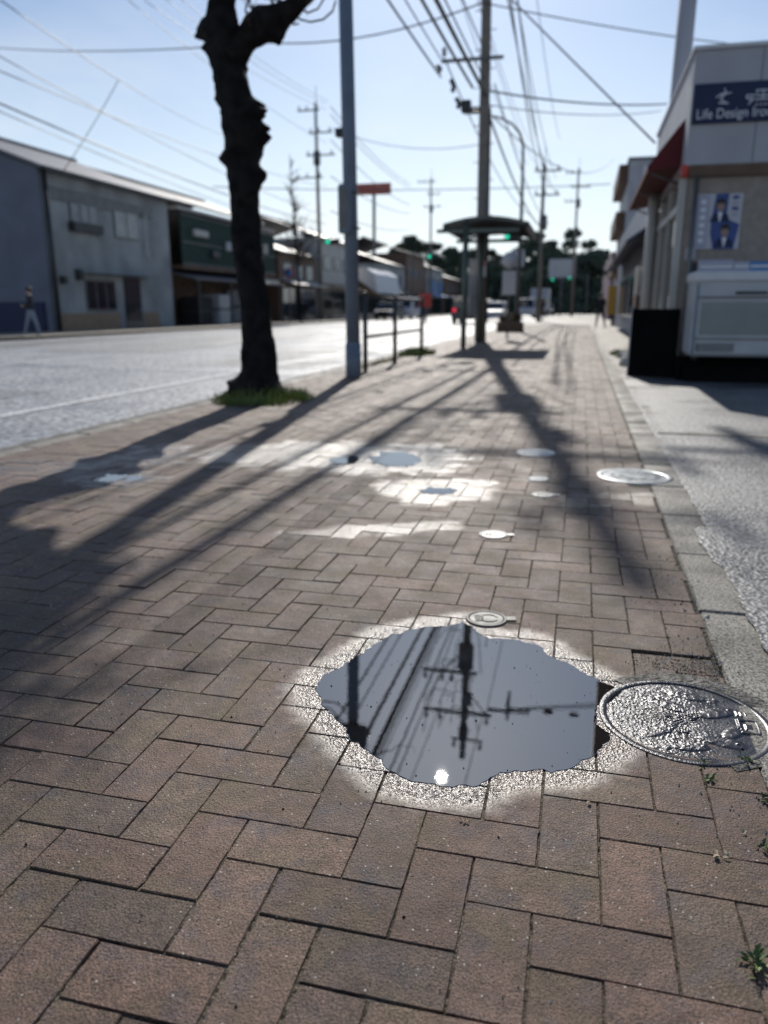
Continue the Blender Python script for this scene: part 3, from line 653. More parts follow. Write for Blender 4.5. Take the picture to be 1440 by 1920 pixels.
def twig(o, d, L, r, depth):
    pts = [o]; 
    for k in range(5):
        d = (d+Vector((r_.gauss(0, .22), r_.gauss(0, .22), r_.gauss(.06, .2)))).normalized(); pts.append(pts[-1]+d*L/5)
    tb.tube(pts, [r*(1-.14*i) for i in range(6)], 'twig', 5)
    if depth:
        for k in range(3): twig(pts[r_.randrange(1, 5)], (d+Vector((r_.gauss(0, .7), r_.gauss(0, .7), r_.gauss(.1, .5)))).normalized(), L*.6, r*.55, depth-1)
for o, n_, L in ((br[2], 2, .35), (br[3], 5, .5), (br[4], 6, .6), (tw2[2], 8, .6), (tw[2], 6, .7), (tw[3], 9, .8)):
    for k in range(n_): twig(o, Vector((r_.gauss(.25 if o.x > -3.2 else -.1, .8), r_.gauss(0, .8), r_.gauss(.35, .6))).normalized(), L*r_.uniform(.6, 1.1), .013, 2)
for L_ in ([(548, 22), (560, 34), (578, 37), (600, 30), (616, 12), (620, -10)], [(552, 10), (575, 22), (592, 12), (603, -12)], [(470, 60), (462, 35), (455, 15), (458, -10)], [(520, 30), (508, 5), (500, -20)], [(535, 30), (548, 44), (556, 40)]):
    tb.tube([tp(*q)+Vector((0, .03*i, 0)) for i, q in enumerate(L_)], .009, 'twig', 6)
tb.build('twigs', parent=tree)
# grass at its foot
def grass(cx_, cy_, rx, ry, n, h, name, label, seed, m='leaf'):
    r_ = random.Random(seed); b = MB()
    for i in range(n):
        a = r_.uniform(0, 6.28); q = math.sqrt(r_.random()); x, y = cx_+rx*q*math.cos(a), cy_+ry*q*math.sin(a); L = h*r_.uniform(.3, 1.1)*(1.25-q*.7)
        d = Vector((r_.gauss(0, .5), r_.gauss(0, .5), 1)).normalized()*L; s_ = Vector((math.cos(a*3), math.sin(a*3), 0))*r_.uniform(.004, .009)
        b.add([(x-s_.x, y-s_.y, 0), (x+s_.x, y+s_.y, 0), (x+d.x*.5+s_.x*.7, y+d.y*.5+s_.y*.7, d.z*.6), (x+d.x*1.1, y+d.y*1.1, d.z)], [(0, 1, 2), (0, 2, 3)], m)
    o = b.build(name, origin=(cx_, cy_, 0)); tag(o, label, 'grass', kind='stuff')
grass(TX+.08, TY-.1, .5, .62, 1500, .17, 'grass', 'grass tufts around the foot of the big tree', 1)
grass(-3.2, 15.6, .35, .9, 900, .2, 'grass', 'weeds around the far post of the kerb railing', 2)
grass(-3.3, 13.2, .12, 1.6, 300, .1, 'grass', 'thin grass along the kerb under the railing', 4)
grass(.86, 16.5, .28, 1.4, 700, .12, 'grass', 'grass patch at the edge of the sidewalk past the black panel', 3)

# ------------------------------------------------------------------ blue-grey pole
LP = G(663, 706); lx, ly = LP.x, LP.y
p_ = thing('metal_pole', 'blue-grey painted metal pole with a control box, right of the tree', 'pole', LP)
b = MB(); b.tube([(lx, ly, -.05), (lx, ly, .42)], .108, 'bluepole', 24); b.tube([(lx, ly, .42), (lx, ly, .46)], [.108, .094], 'bluepole', 24, cap=False)
b.tube([(lx, ly, .45), (lx-.03, ly, 3), (lx-.075, ly, 6.0)], [.094, .09, .085], 'bluepole', 24); b.build('pole_shaft', parent=p_)
b = MB(); b.box((lx-.12, ly-.1, 1.84), (lx+.03, ly-.24, 2.43), 'bluepole', bev=.02); bx = b.build('control_box', parent=p_)
b = MB(); b.box((lx-.1, ly-.239, 1.9), (lx+.01, ly-.247, 2.37), 'steel', bev=.003); b.build('box_door', parent=bx)
b = MB()
for z in (1.92, 2.35): b.tube([(lx+.1*math.cos(a), ly+.1*math.sin(a), z) for a in np.linspace(0, 6.28, 20)], .012, 'steel', 6)
b.build('strap', parent=p_)
b = MB(); b.box((lx-.2, ly-.06, 3.02), (lx-.1, ly+.06, 3.12), 'darkmetal', bev=.01); b.build('bracket', parent=p_)
b = MB(); b.box((lx-.32, ly-.1, 5.25), (lx+.2, ly-.28, 5.62), 'darkmetal', bev=.03); b.tube([(lx-.07, ly, 5.8), (lx-.6, ly-.2, 5.95), (lx-1.6, ly-.4, 6.0)], .035, 'bluepole', 8)
b.build('signal_head', parent=p_)

# ------------------------------------------------------------------ kerb railing
fr = thing('railing', 'low dark pipe railing along the kerb between pole and bus stop', 'railing', (-3.05, 13, 0))
py_ = [11.1, 13.0, 15.3]
for y in py_:
    b = MB(); b.tube([(-3.05, y, -.05), (-3.05, y, 1.1)], .036, 'darkmetal', 12); b.sphere((-3.05, y, 1.1), .04, 'darkmetal'); b.build('post', parent=fr)
for z in (1.06, .5):
    b = MB(); b.tube([(-3.05, py_[0], z), (-3.05, py_[-1], z)], .024, 'darkmetal', 10); b.build('rail', parent=fr)

# ------------------------------------------------------------------ utility pole with fittings
UB = G(900, 640); ux, uy = UB.x, UB.y
def ut(z, lean=-.012): return Vector((ux+lean*z, uy, z))
up_ = thing('utility_pole', 'tall near concrete utility pole carrying crossarms behind the bus shelter', 'utility pole', UB)
b = MB(); b.tube([ut(-.1), ut(4), ut(9), ut(13.4)], [.165, .15, .125, .1], 'concrete_pole', 20); b.build('pole_shaft', parent=up_)
b = MB(); b.tube([ut(.6)+Vector((.17, -.02, 0)), ut(6)+Vector((.15, -.02, 0))], .03, 'darkmetal', 8)
for z in np.arange(2, 12.5, .45): 
    s_ = 1 if int(z/.45) % 2 else -1; b.tube([ut(z)+Vector((.12*s_, 0, 0)), ut(z)+Vector((.27*s_, 0, 0))], .012, 'darkmetal', 5)
b.build('step_bolts', parent=up_)
b = MB(); b.box((ux-.16, uy-.17, 1.75), (ux+.13, uy-.19, 2.15), 'white', bev=.004); b.build('notice_plate', parent=up_)
b = MB(); b.box((ux-.14, uy-.192, 2.03), (ux+.11, uy-.198, 2.13), 'red'); b.build('notice_header', parent=up_)
def crossarm(z, x0, x1, posts=(), brace=None, th=.045):
    b = MB(); c = ut(z); b.box((ux+x0, uy-.2, c.z-th), (ux+x1, uy-.2+2*th, c.z+th), 'steel', bev=.008)
    if brace: b.tube([(ux+brace, uy-.16, c.z), (ux+.02, uy-.14, c.z-abs(brace)*1.1)], .022, 'steel', 6)
    a = b.build('crossarm', parent=up_)
    for x in posts:
        b = MB(); X_, Y_ = ux+x, uy-.155; b.tube([(X_, Y_, c.z+th), (X_, Y_, c.z+th+.12)], .02, 'darkmetal', 6)
        b.lathe([(.02, .1), (.065, .12), (.05, .16), (.07, .19), (.05, .23), (.062, .26), (.02, .32)], (X_, Y_, c.z+th-.02), 'ceramic', 12); b.build('insulator', parent=a)
crossarm(7.15, -1.22, .4, (-1.15,), None, .04)
crossarm(10.25, -1.5, .25, (-1.4, -.85, -.55), -.9)
crossarm(11.65, -1.45, .75, (-1.35, -.9, .6), .62)
crossarm(12.6, -.5, .5, (-.42, .42), None, .03)
b = MB(); b.tube([ut(9.2)+Vector((.02, -.33, 0)), ut(9.95)+Vector((.02, -.33, 0))], .24, 'steel', 18); b.tube([ut(9.95)+Vector((.02, -.33, 0)), ut(10.02)+Vector((.02, -.33, 0))], [.26, .2], 'steel', 18)
for a in (-.12, .12): b.lathe([(.03, 0), (.05, .04), (.035, .08), (.05, .12), (.02, .18)], (ux+a-.1, uy-.35, 10.02), 'ceramic', 10)
b.build('transformer', parent=up_)
b = MB(); b.box((ux-.25, uy-.42, 12.05), (ux+.02, uy-.15, 12.55), 'darkmetal', bev=.03); b.box((ux-.2, uy-.3, 10.9), (ux+.12, uy-.12, 11.3), 'steel', bev=.02); b.build('switch_box', parent=up_)
r_ = random.Random(3); b = MB()
for i in range(16):
    z0 = r_.uniform(9.6, 12.6); z1 = z0-r_.uniform(.4, 1.6); a0, a1 = r_.choice([-1.3, -.8, -.4, .15, .5]), r_.uniform(-.3, .3)
    mid = Vector((ux+(a0+a1)/2+r_.gauss(0, .15)-.012*z0, uy-.3, min(z0, z1)-.1)); p0 = ut(z0)+Vector((a0, -.2, .1)); p1 = ut(z1)+Vector((a1, -.25, 0))
    b.tube([p0.lerp(mid, .0), p0.lerp(mid, .5)+Vector((0, 0, -.12)), mid, mid.lerp(p1, .5)+Vector((0, 0, -.05)), p1], .014, 'cable', 5)
b.build('jumper_wires', parent=up_)
b = MB(); c = ut(5.95); b.box((c.x-.62, uy-.1, c.z-.02), (c.x-.36, uy+.12, c.z+.28), 'darkmetal', bev=.03); b.tube([c, c+Vector((-.5, 0, 0))], .03, 'darkmetal', 8)
b.build('closure_box', parent=up_)
b = MB()
for dx, dz, L in ((-1.32, 7.05, .16), (-.95, 6.7, .3), (-.8, 6.25, .25)): b.tube([(ux+dx, uy-.2, dz), (ux+dx+.08, uy-.2, dz-L*.5), (ux+dx+.05, uy-.2, dz-L)], .06, 'darkmetal', 8)
b.build('cable_closure', parent=up_)
# separate bracket with strain insulators on the right
# overhead cables: (label, group, points, radius, sag)
def wire(p0, p1, r, sag, label, n=22, sleeves=(), group='overhead cables along the street'):
    p0, p1 = Vector(p0), Vector(p1); pts = [p0.lerp(p1, i/n)-Vector((0, 0, 4*sag*(i/n)*(1-i/n))) for i in range(n+1)]
    b = MB(); b.tube(pts, r, 'cable', 6)
    for a, c in sleeves:
        q = [p0.lerp(p1, t)-Vector((0, 0, 4*sag*t*(1-t))) for t in np.linspace(a, c, 6)]; b.tube(q, r*2.1, 'cable', 8)
    tag(b.build('overhead_cable', origin=p0), label, 'cable', group)
YB = -9.
near = [ (-2.95, 6.35, .048, .25, 'thick black telephone cable bundle with sleeves reaching the near pole', ((.34, .44), (.53, .6))), (-3.02, 6.75, .02, .25, 'thinner cable just above the sleeved telephone bundle', ()),
 (-3.3, 6.55, .036, .3, 'telephone cable hung beside the sleeved bundle on the road side', ((.6, .66),)), (-3.95, 7.2, .018, .2, 'cable ending at the low crossarm tip of the near pole', ()), (-4.0, 6.85, .026, .3, 'lower of two cables meeting at the low crossarm tip', ()),
 (-2.85, 7.05, .018, .2, 'cable running to the pole shaft at low crossarm height', ()), (-4.25, 10.4, .014, .35, 'power wire on the outermost pin of the middle crossarm', ()), (-3.7, 10.4, .014, .35, 'power wire on the second pin of the middle crossarm', ()),
 (-4.2, 11.8, .014, .4, 'power wire on the outer pin of the upper crossarm', ()), (-3.75, 11.8, .014, .4, 'power wire on the inner road-side pin of the upper crossarm', ()), (-2.3, 11.8, .014, .4, 'power wire on the sidewalk-side pin of the upper crossarm', ())]
for x, z, r, sg, lb, sl in near: wire((x, YB, z+.1), (x+(.15 if z < 7.1 and x > -3.4 else 0), uy-.1, z-.05), r, sg, lb, sleeves=sl)
far_ = [(-2.9, 6.3, .035, 'black cable bundle continuing from the near pole down the street'), (-2.6, 6.6, .02, 'thin cable leaving the near pole beside the continuing bundle'), (-3.9, 7.2, .02, 'cable leaving the low crossarm tip away down the street'),
 (-4.2, 10.35, .014, 'power wire leaving the middle crossarm tip down the street'), (-3.7, 10.35, .014, 'power wire leaving the middle crossarm centre down the street'), (-4.1, 11.75, .014, 'power wire leaving the upper crossarm tip down the street'), (-2.2, 11.75, .014, 'power wire leaving the sidewalk end of the upper crossarm'), (-2.35, 8.6, .02, 'middle-height wire on the sidewalk side past the near pole'), (-2.3, 9.4, .016, 'second middle-height wire on the sidewalk side past the near pole')]
for x, z, r, lb in far_: wire((x, uy+.1, z), (x+.1, 56, z-.2), r, .7, lb)
wire((-1.6, uy, 11.5), (14, 25.5, 11.2), .014, .25, 'service wire crossing to the right from the strain bracket, nearest of three', group='service wires to the right')
wire((-1.6, uy+.25, 11.6), (14, 26.3, 11.4), .014, .25, 'service wire crossing to the right from the strain bracket, middle of three', group='service wires to the right')
wire((-1.6, uy+.5, 11.7), (14, 27.1, 11.6), .014, .25, 'service wire crossing to the right from the strain bracket, farthest of three', group='service wires to the right')
sb = MB(); sb.box((ux+.62, uy-.06, 11.45), (ux+1.3, uy+.02, 11.53), 'steel'); sb.box((ux+1.2, uy-.12, 11.1), (ux+1.28, uy+.6, 11.75), 'steel')
for k, dz in enumerate((0, .1, .2)):
    for i in range(5): sb.sphere((ux+1.35+i*.13, uy+.0+.25*k, 11.47+dz), (.05, .09, .09), 'ceramic' if i % 2 else 'darkmetal', 8, 6)
    for i in range(2): sb.sphere((ux+2.5+i*.8, uy+.08+.25*k, 11.42+dz), (.16, .05, .05), 'darkmetal', 8, 6)
sb.build('strain_bracket', parent=up_)
def span(u0, v0, y0, u1, v1, y1, r, sag, label, g='wires crossing above the street'): wire(AY(u0, v0, y0), AY(u1, v1, y1), r, sag, label, group=g)
span(930, -30, 21.5, 1228, 268, 16.2, .018, .0, 'diagonal drop wire running down to the shop roof', None)
span(905, 5, 22, 1460, 92, 26, .016, .1, 'high wire crossing right above the shop sign', None)
span(905, 168, 22.3, 1250, 195, 30, .025, .15, 'upper of two horizontal wires between near pole and shop roof')
span(905, 195, 22.3, 1240, 208, 34, .014, .2, 'faint lower wire just under the horizontal one by the shop roof')
span(955, -20, 22, 1022, 350, 58, .022, .8, 'thick wire pair falling steeply right of the near pole, left strand', 'thick wires right of the near pole')
span(968, -20, 22, 1030, 350, 60, .022, .8, 'thick wire pair falling steeply right of the near pole, right strand', 'thick wires right of the near pole')
span(905, 200, 22.3, 1150, 300, 60, .018, 1.2, 'sagging thin wire from near pole toward the far grey building', None)
span(500, 80, 24, 905, 5, 22.3, .02, .3, 'wire crossing the street from behind the tree to the near pole top', None)
span(-60, 84, 36, 500, 80, 24, .02, .25, 'nearly level wire high over the street left of the tree', None)
span(400, 350, 55, 1145, 345, 60, .03, .3, 'level wire crossing low over the far street', None)
span(620, 240, 62, 905, 270, 60, .025, .8, 'sagging wire from the opposite pole across the far street', None)

# opposite side poles and lines
def far_pole(x, y, h, label, arms=3, seed=0, m='concrete_pole', group='utility poles down the street'):
    r_ = random.Random(seed); t = thing('utility_pole', label, 'utility pole', (x, y, 0), group)
    b = MB(); b.tube([(x, y, -.1), (x-.15, y, h)], [.17, .1], m, 12); b.build('pole_shaft', parent=t)
    for i in range(arms):
        z = h-.5-i*1.5; w = r_.uniform(.9, 1.4); off = r_.choice([-.5, .4, .3]); b = MB(); b.box((x+off-w, y-.15, z-.05), (x+off+w*.7, y-.05, z+.05), 'steel')
        for q in (-.9, -.3, .5): b.lathe([(.06, .05), (.07, .25), (.03, .32)], (x+off+w*q, y-.1, z), 'ceramic', 8)
        b.build('crossarm', parent=t)
    b = MB(); b.tube([(x, y-.35, h-4.2), (x, y-.35, h-3.3)], .26, 'steel', 12); b.tube([(x-.1, y, h), (x-.1, y, h+1.1)], .02, 'darkmetal', 5); b.build('transformer', parent=t)
    return t
def ghere(u, v): p = G(u, v); return p.x, p.y
far_pole(-19.4, 58, 15.2, 'tall utility pole on the opposite side just left of the blue-grey pole', 4, 1)
far_pole(-19.6, 104, 17, 'distant utility pole right of the red sign', 3, 2)
far_pole(-2.9, 56, 10.2, 'slim distant utility pole on this side beyond the bus shelter roof', 2, 3)
far_pole(-1.2, 95, 16, 'farthest utility pole standing over the trees right of the shelter', 3, 4)
far_pole(-19.6, 150, 15, 'very distant utility pole seen against the pines in the middle', 3, 6)
for i, (u0, v0, u1, v1, r, lb) in enumerate([(0, 0, 415, 252, .022, 'topmost cable over the left houses'), (-20, 95, 612, 405, .018, 'second cable from the top over the left houses'), (-20, 125, 612, 350, .02, 'third cable over the left houses'),
  (-10, 190, 612, 420, .03, 'thick low cable passing close above the left house roof'), (-10, 205, 612, 440, .016, 'thin wire just under the low cable above the left house roof'), (270, 0, 612, 205, .018, 'first of the wires reaching the opposite pole top'),
  (300, -10, 612, 195, .018, 'second of the wires reaching the opposite pole top'), (330, -10, 616, 190, .018, 'third of the wires reaching the opposite pole top'), (240, 0, 612, 268, .018, 'wire reaching the second crossarm of the opposite pole')]):
    a = AX(u0, v0, -15.5+i*.1) if u0 < 200 else AX(u0, v0, -17.5-i*.1); c = AY(u1, v1, 58)
    wire(a, c, r*.75, .35, lb, group='cables on the opposite side')
for i, (v0, v1) in enumerate(((200, 345), (215, 352), (262, 385), (330, 400), (395, 430))): wire(AY(620, v0, 58), AY(769, v1, 104), .03, .6, ['topmost', 'second', 'middle', 'fourth', 'lowest'][i]+' wire strung between the two opposite utility poles', group='wires between the opposite poles')
wire(AX(222, 150, -17), AX(112, 330, -19.5), .014, .1, 'thin drop wire to the roof of the left house', group=None)

# street lamp (curved top) beyond the shelter
lx2, ly2 = -2.95, 33.
sl = thing('street_lamp', 'pale curved street lamp rising behind the bus shelter roof', 'street lamp', (lx2, ly2, 0))
tops = [AY(u, v, ly2) for u, v in [(977, 420), (980, 330), (981, 275), (975, 250), (960, 232), (935, 220), (905, 214)]]
b = MB(); b.tube([(tops[0].x, ly2, -.1)]+tops, [.09, .075, .06, .055, .05, .045, .04, .04], 'steel', 12); b.build('lamp_post', parent=sl)
b = MB(); q = AY(880, 208, ly2); b.box((q.x-.25, ly2-.15, q.z-.1), (q.x+.42, ly2+.15, q.z+.12), 'darkmetal', bev=.05); b.build('lamp_head', parent=sl)

# ------------------------------------------------------------------ bus shelter
bs = thing('bus_shelter', 'green-grey bus shelter with a bowed roof in front of the utility pole', 'bus shelter', (-2.75, 19.8, 0))
b = MB(); n = 14; X0, X1, Y0, Y1 = -3.25, -1.3, 18.7, 22.0
def rz_(t): return 2.66+.24*math.sin(math.pi*(.12+.76*t))
vs = []; 
for t in np.linspace(0, 1, n+1):
    x = X0+(X1-X0)*t
    for y, dz in ((Y0, 0), (Y1, 0), (Y1, .05), (Y0, .05)): vs.append((x, y, rz_(t)+dz))
fs = [(i*4+j, i*4+(j+1) % 4, (i+1)*4+(j+1) % 4, (i+1)*4+j) for i in range(n) for j in range(4)]+[(3, 2, 1, 0), (n*4, n*4+1, n*4+2, n*4+3)]
M['shelter'] = mat('shelter_green_metal', (.1, .13, .11), .45, .3, var=.2); b.add(vs, fs, 'shelter'); rf = b.build('roof', parent=bs)
b = MB()
for y in np.linspace(Y0, Y1, 6): b.tube([(X0+(X1-X0)*t, y, rz_(t)-.05) for t in np.linspace(0, 1, 9)], .035, 'darkmetal', 6)
for x in (X0+.03, X1-.03): b.box((x-.03, Y0, rz_(0)-.09), (x+.03, Y1, rz_(0)+.06), 'darkmetal')
b.build('roof_rib', parent=rf)
for y in (18.75, 21.7):
    b = MB(); b.tube([(-2.72, y, -.05), (-2.72, y, 2.9)], .065, 'shelter', 12); b.box((-3.4, y-.03, 2.6), (-1.5, y+.03, 2.68), 'shelter'); b.build('column', parent=bs)
b = MB(); b.box((-2.8, 19.9, .75), (-2.74, 21.4, 2.1), 'paleglass'); b.build('side_panel', parent=bs)
st = thing('bus_stop_sign', 'thin bus stop sign with round head beside the shelter', 'sign', (-2.55, 24.5, 0))
b = MB(); b.tube([(-2.2, 24.5, -.05), (-2.2, 24.5, 2.5)], .03, 'steel', 8); b.build('sign_post', parent=st)
b = MB(); b.tube([(-2.2, 24.46, 2.3), (-2.2, 24.42, 2.3)], .24, 'white', 20); b.box((-2.4, 24.42, 1.3), (-2.0, 24.46, 2.0), 'white'); b.build('sign_board', parent=st)
# planter
pl = thing('planter', 'brown planter box with dry shrubs on the sidewalk past the shelter', 'planter', (-2.78, 31.9, 0))
b = MB(); b.box((-3.25, 31.4, -.02), (-2.25, 32.4, .38), 'brown', bev=.03); b.build('box', parent=pl)
def leafball(c, r, n, m, size, seed, b=None):
    r_ = random.Random(seed); b = b or MB(); c = Vector(c)
    for i in range(n):
        d = Vector((r_.gauss(0, 1), r_.gauss(0, 1), r_.gauss(0, 1))).normalized()*(r_.random()**.4); p = c+Vector((d.x*r[0], d.y*r[1], d.z*r[2])); s_ = size*r_.uniform(.5, 1.3)
        a = Vector((r_.gauss(0, 1), r_.gauss(0, 1), r_.gauss(0, 1))).normalized(); e = a.cross(Vector((r_.gauss(0, 1), r_.gauss(0, 1), r_.gauss(0, 1)))).normalized(); 
        b.add([p-a*s_, p+e*s_*.5, p+a*s_, p-e*s_*.5], [(0, 1, 2, 3)], m)
    return b
leafball((-2.75, 31.9, .52), (.5, .45, .26), 700, 'drybush', .06, 3).build('shrub', parent=pl)

# ------------------------------------------------------------------ buildings, left row
FX = -20.45
def house(name, label, y0, y1, x0, x1, h, wall, cat='house', group=None):
    t = thing(name, label, cat, (x1, y0, 0), group); b = MB(); b.box((x0, y0, -.1), (x1, y1, h), wall); b.build('wall', parent=t); return t
def on(t, name, pa, pb, m, out=.05, inn=.03, X=FX, parent=None):
    """rectangle of a road-facing facade between two photo pixels, as a real box of its own"""
    a, c = AX(*pa, X), AX(*pb, X); b = MB(); b.box((X-inn, a.y, a.z), (X+out, c.y, c.z), m, bev=.01); return b.build(name, parent=parent or t)
def window(t, pa, pb, panes=2, X=FX, glass='paleglass', frame='steel'):
    f = on(t, 'window', pa, pb, frame, .06, X=X); a, c = AX(*pa, X), AX(*pb, X); y0, y1 = sorted((a.y, c.y)); z0, z1 = sorted((a.z, c.z)); w = (y1-y0)/panes
    b = MB()
    for i in range(panes): b.box((X+.061, y0+i*w+.05, z0+.06), (X+.072, y0+(i+1)*w-.05, z1-.06), glass)
    b.build('pane', parent=f); return f
def gable(t, y0, y1, xe, xr, ze, zr, m, over=.35, th=.12):
    b = MB(); s_ = (zr-ze)/(xe-xr)
    b.prism([(xe+over, y0-over, ze-s_*over), (xr, y0-over, zr), (xr, y0-over, zr+th), (xe+over, y0-over, ze-s_*over+th)], (0, y1-y0+2*over, 0), m)
    b.prism([(2*xr-xe-over, y0-over, ze-s_*over), (xr-.002, y0-over, zr), (xr-.002, y0-over, zr+th), (2*xr-xe-over, y0-over, ze-s_*over+th)], (0, y1-y0+2*over, 0), m)
    b.box((xr-.15, y0-over, zr+.02), (xr+.15, y1+over, zr+.22), m); return b.build('roof', parent=t)
A = thing('house', 'large grey two-storey corner house with a blue-grey gable end on the left', 'house', (FX, 27.6, 0), 'old houses across the street')
b = MB(); b.box((-31, 27.6, -.1), (FX, 37.2, 6.1), 'greywall'); b.build('wall', parent=A)
b = MB(); b.prism([(-31, 27.59, 0), (FX, 27.59, 0), (FX, 27.59, 6.1), (-25.7, 27.59, 7.9), (-31, 27.59, 6.1)], (0, -.12, 0), 'bluewall'); b.build('gable_wall', parent=A)
b = MB(); b.box((-31, 27.46, -.05), (FX-.3, 27.36, 1.15), 'navy'); b.build('fence_panel', parent=A)
gable(A, 27.6, 37.2, FX, -25.7, 6.15, 8.05, 'rooftile')
window(A, (127, 377), (183, 440), 3); on(A, 'window_grille', (127, 415), (184, 441), 'darkmetal', .3); window(A, (210, 392), (258, 452), 2)
window(A, (158, 524), (218, 582), 3, glass='glass'); on(A, 'door', (230, 520), (268, 612), 'glass', .04); on(A, 'canopy', (148, 512), (274, 521), 'steel', .7)
on(A, 'tiled_base', (112, 588), (226, 626), 'tan', .07); on(A, 'tiled_base', (270, 585), (298, 612), 'tan', .07); on(A, 'eave_board', (85, 372), (284, 392), 'steel', .03)
on(A, 'meter_box', (112, 518), (121, 532), 'darkmetal', .2); on(A, 'wall_lamp', (140, 505), (149, 525), 'darkmetal', .25)
b = MB(); b.tube([(FX+.12, 27.7, 0), (FX+.12, 27.7, 6.1)], .09, 'darkmetal', 8); b.build('drainpipe', parent=A)
b = MB(); b.box((FX+.3, 27.3, 6.0), (FX+.45, 37.5, 6.12), 'darkmetal'); b.build('gutter', parent=A)
on(A, 'vertical_sign', (268, 398), (274, 480), 'white', .15)
Bh = thing('house', 'dark house with green netting over its balcony, beside the grey corner house', 'house', (FX-.6, 38, 0), 'old houses across the street')
b = MB(); b.box((-30, 37.7, -.1), (FX-1.2, 51, 6.3), 'brown'); b.build('wall', parent=Bh)
gable(Bh, 37.7, 51, FX-.9, -25.5, 6.4, 7.8, 'roofdark')
b = MB(); b.box((FX-1.2, 38, 2.9), (FX+.3, 50.8, 3.1), 'brown'); b.build('balcony_floor', parent=Bh)
b = MB(); b.box((FX+.18, 38, 3.1), (FX+.24, 50.8, 5.6), 'green')
b.build('balcony_netting', parent=Bh)
b = MB(); b.box((FX-.6, 37.9, 5.8), (FX+.2, 51, 5.95), 'offwhite'); b.build('eave_board', parent=Bh)
b = MB(); b.prism([(FX-1.1, 38, 2.85), (FX+.9, 38, 2.35), (FX+.9, 38, 2.45), (FX-1.1, 38, 2.95)], (0, 12.8, 0), 'rooftile'); b.build('shop_canopy', parent=Bh)
for y in (38.5, 42.5, 46.5, 50.4): b = MB(); b.box((FX+.7, y, 0), (FX+.82, y+.12, 2.4), 'darkmetal'); b.build('canopy_post', parent=Bh)
for i, (y, w, h, m, lb) in enumerate([(39.5, 1.6, 1.5, 'tyre', 'dark covered crate under the canopy, nearest the grey house'), (42, 1.8, 1.7, 'cabinet', 'grey covered stack in the middle under the shop canopy'), (45.4, 1.3, 2.0, 'white', 'pale tall locker under the shop canopy'), (47.6, 1.2, 1.2, 'carblue', 'bluish low crate at the far end of the canopy')]):
    b = MB(); b.box((FX-.9, y, 0), (FX+.3, y+w, h), m, bev=.08); b.box((FX-.95, y-.05, h*.48), (FX+.34, y+w+.05, h*.53), 'darkmetal'); tag(b.build('storage_crate', origin=(FX, y, 0)), lb, 'crate', 'goods under the shop canopy')
for i, (y0, y1, h, w, rf, lb, cat) in enumerate([(52, 60, 4.7, 'brown', 'roofdark', 'brown timber house right behind the big tree trunk', 'house'), (61, 70, 6.3, 'offwhite', 'rooftile', 'cream house with pale roof just right of the big tree', 'house'),
    (82, 92, 5.5, 'greywall', 'roofdark', 'grey house beyond the white awning shop', 'house'), (93, 104, 7.2, 'brown', 'roofdark', 'dark gabled house under the red sign', 'house'), (106, 118, 6.2, 'greywall', 'rooftile', 'pale house with blue sign boards right of the blue-grey pole', 'house'), (120, 135, 5.4, 'brown', 'roofdark', 'far brown house left of the tan low building', 'house')]):
    t = house('house', lb, y0, y1, -31, FX, h, w, cat, 'old houses across the street'); gable(t, y0, y1, FX, -25.7, h, h+1.7, rf)
    for k in range(3):
        yy = y0+.8+k*(y1-y0-1)/3; wz = h*.62; b = MB(); b.box((FX, yy, wz), (FX+.05, yy+1.6, wz+1.1), 'steel'); f = b.build('window', parent=t); b = MB(); b.box((FX+.051, yy+.08, wz+.08), (FX+.06, yy+1.52, wz+1.02), 'paleglass'); b.build('pane', parent=f)
    b = MB(); b.box((FX, y0+.6, 0), (FX+.06, y1-.6, 2.3), 'glass'); b.build('shop_front', parent=t)
    b = MB(); b.prism([(FX, y0+.3, 2.8), (FX+1.2, y0+.3, 2.45), (FX+1.2, y0+.3, 2.55), (FX, y0+.3, 2.9)], (0, y1-y0-.6, 0), ['offwhite', 'tan', 'steel', 'brown', 'blue', 'steel'][i]); b.build('awning', parent=t)
    if i == 4:
        b = MB(); b.box((FX+.07, 108, 3.1), (FX+.15, 111, 4.6), 'blue'); b.box((FX+.07, 114, 3.1), (FX+.15, 116.5, 4.6), 'blue'); b.build('sign_board', parent=t)
for yy, zz, w_, h_, m_ in ((39.2, 4.6, 1.6, .35, 'offwhite'), (43.1, 4.1, .5, .5, 'cabinet'), (46, 4.9, 1.2, .5, 'brown'), (48.6, 4.3, .6, .6, 'offwhite'), (41.2, 3.6, .9, .4, 'darkmetal')):
    b = MB(); b.box((FX+.25, yy, zz), (FX+.45, yy+w_, zz+h_), m_, bev=.04); b.build('balcony_item', parent=Bh)
b = MB(); [b.box((FX+.16, 38, z), (FX+.3, 50.8, z+.06), 'steel') for z in (3.15, 4.2, 5.55)]; b.build('balcony_rail', parent=Bh)
b = MB(); b.box((FX+.92, 43.5, 2.46), (FX+.98, 49.5, 2.7), 'offwhite'); b.build('sign_board', parent=Bh)
# shop with white awning
S = thing('shop', 'low shop with a rounded white awning on the opposite side', 'shop', (FX, 71, 0)); b = MB(); b.box((-28, 71.5, -.1), (FX, 81, 3.9), 'tan'); b.build('wall', parent=S)
a0, a1 = 64.5, 80.; b = MB(); pf = [(FX, 4.6), (FX+1.0, 4.5), (FX+1.7, 4.0), (FX+2.0, 2.3), (FX+1.9, 2.3), (FX, 3.6)]
b.prism([(x, 71.5, z) for x, z in pf], (0, 9.5, 0), 'white'); b.build('awning', parent=S)
b = MB(); b.box((FX, 72, 0), (FX+.05, 80.5, 2.2), 'glass'); b.build('shop_front', parent=S)
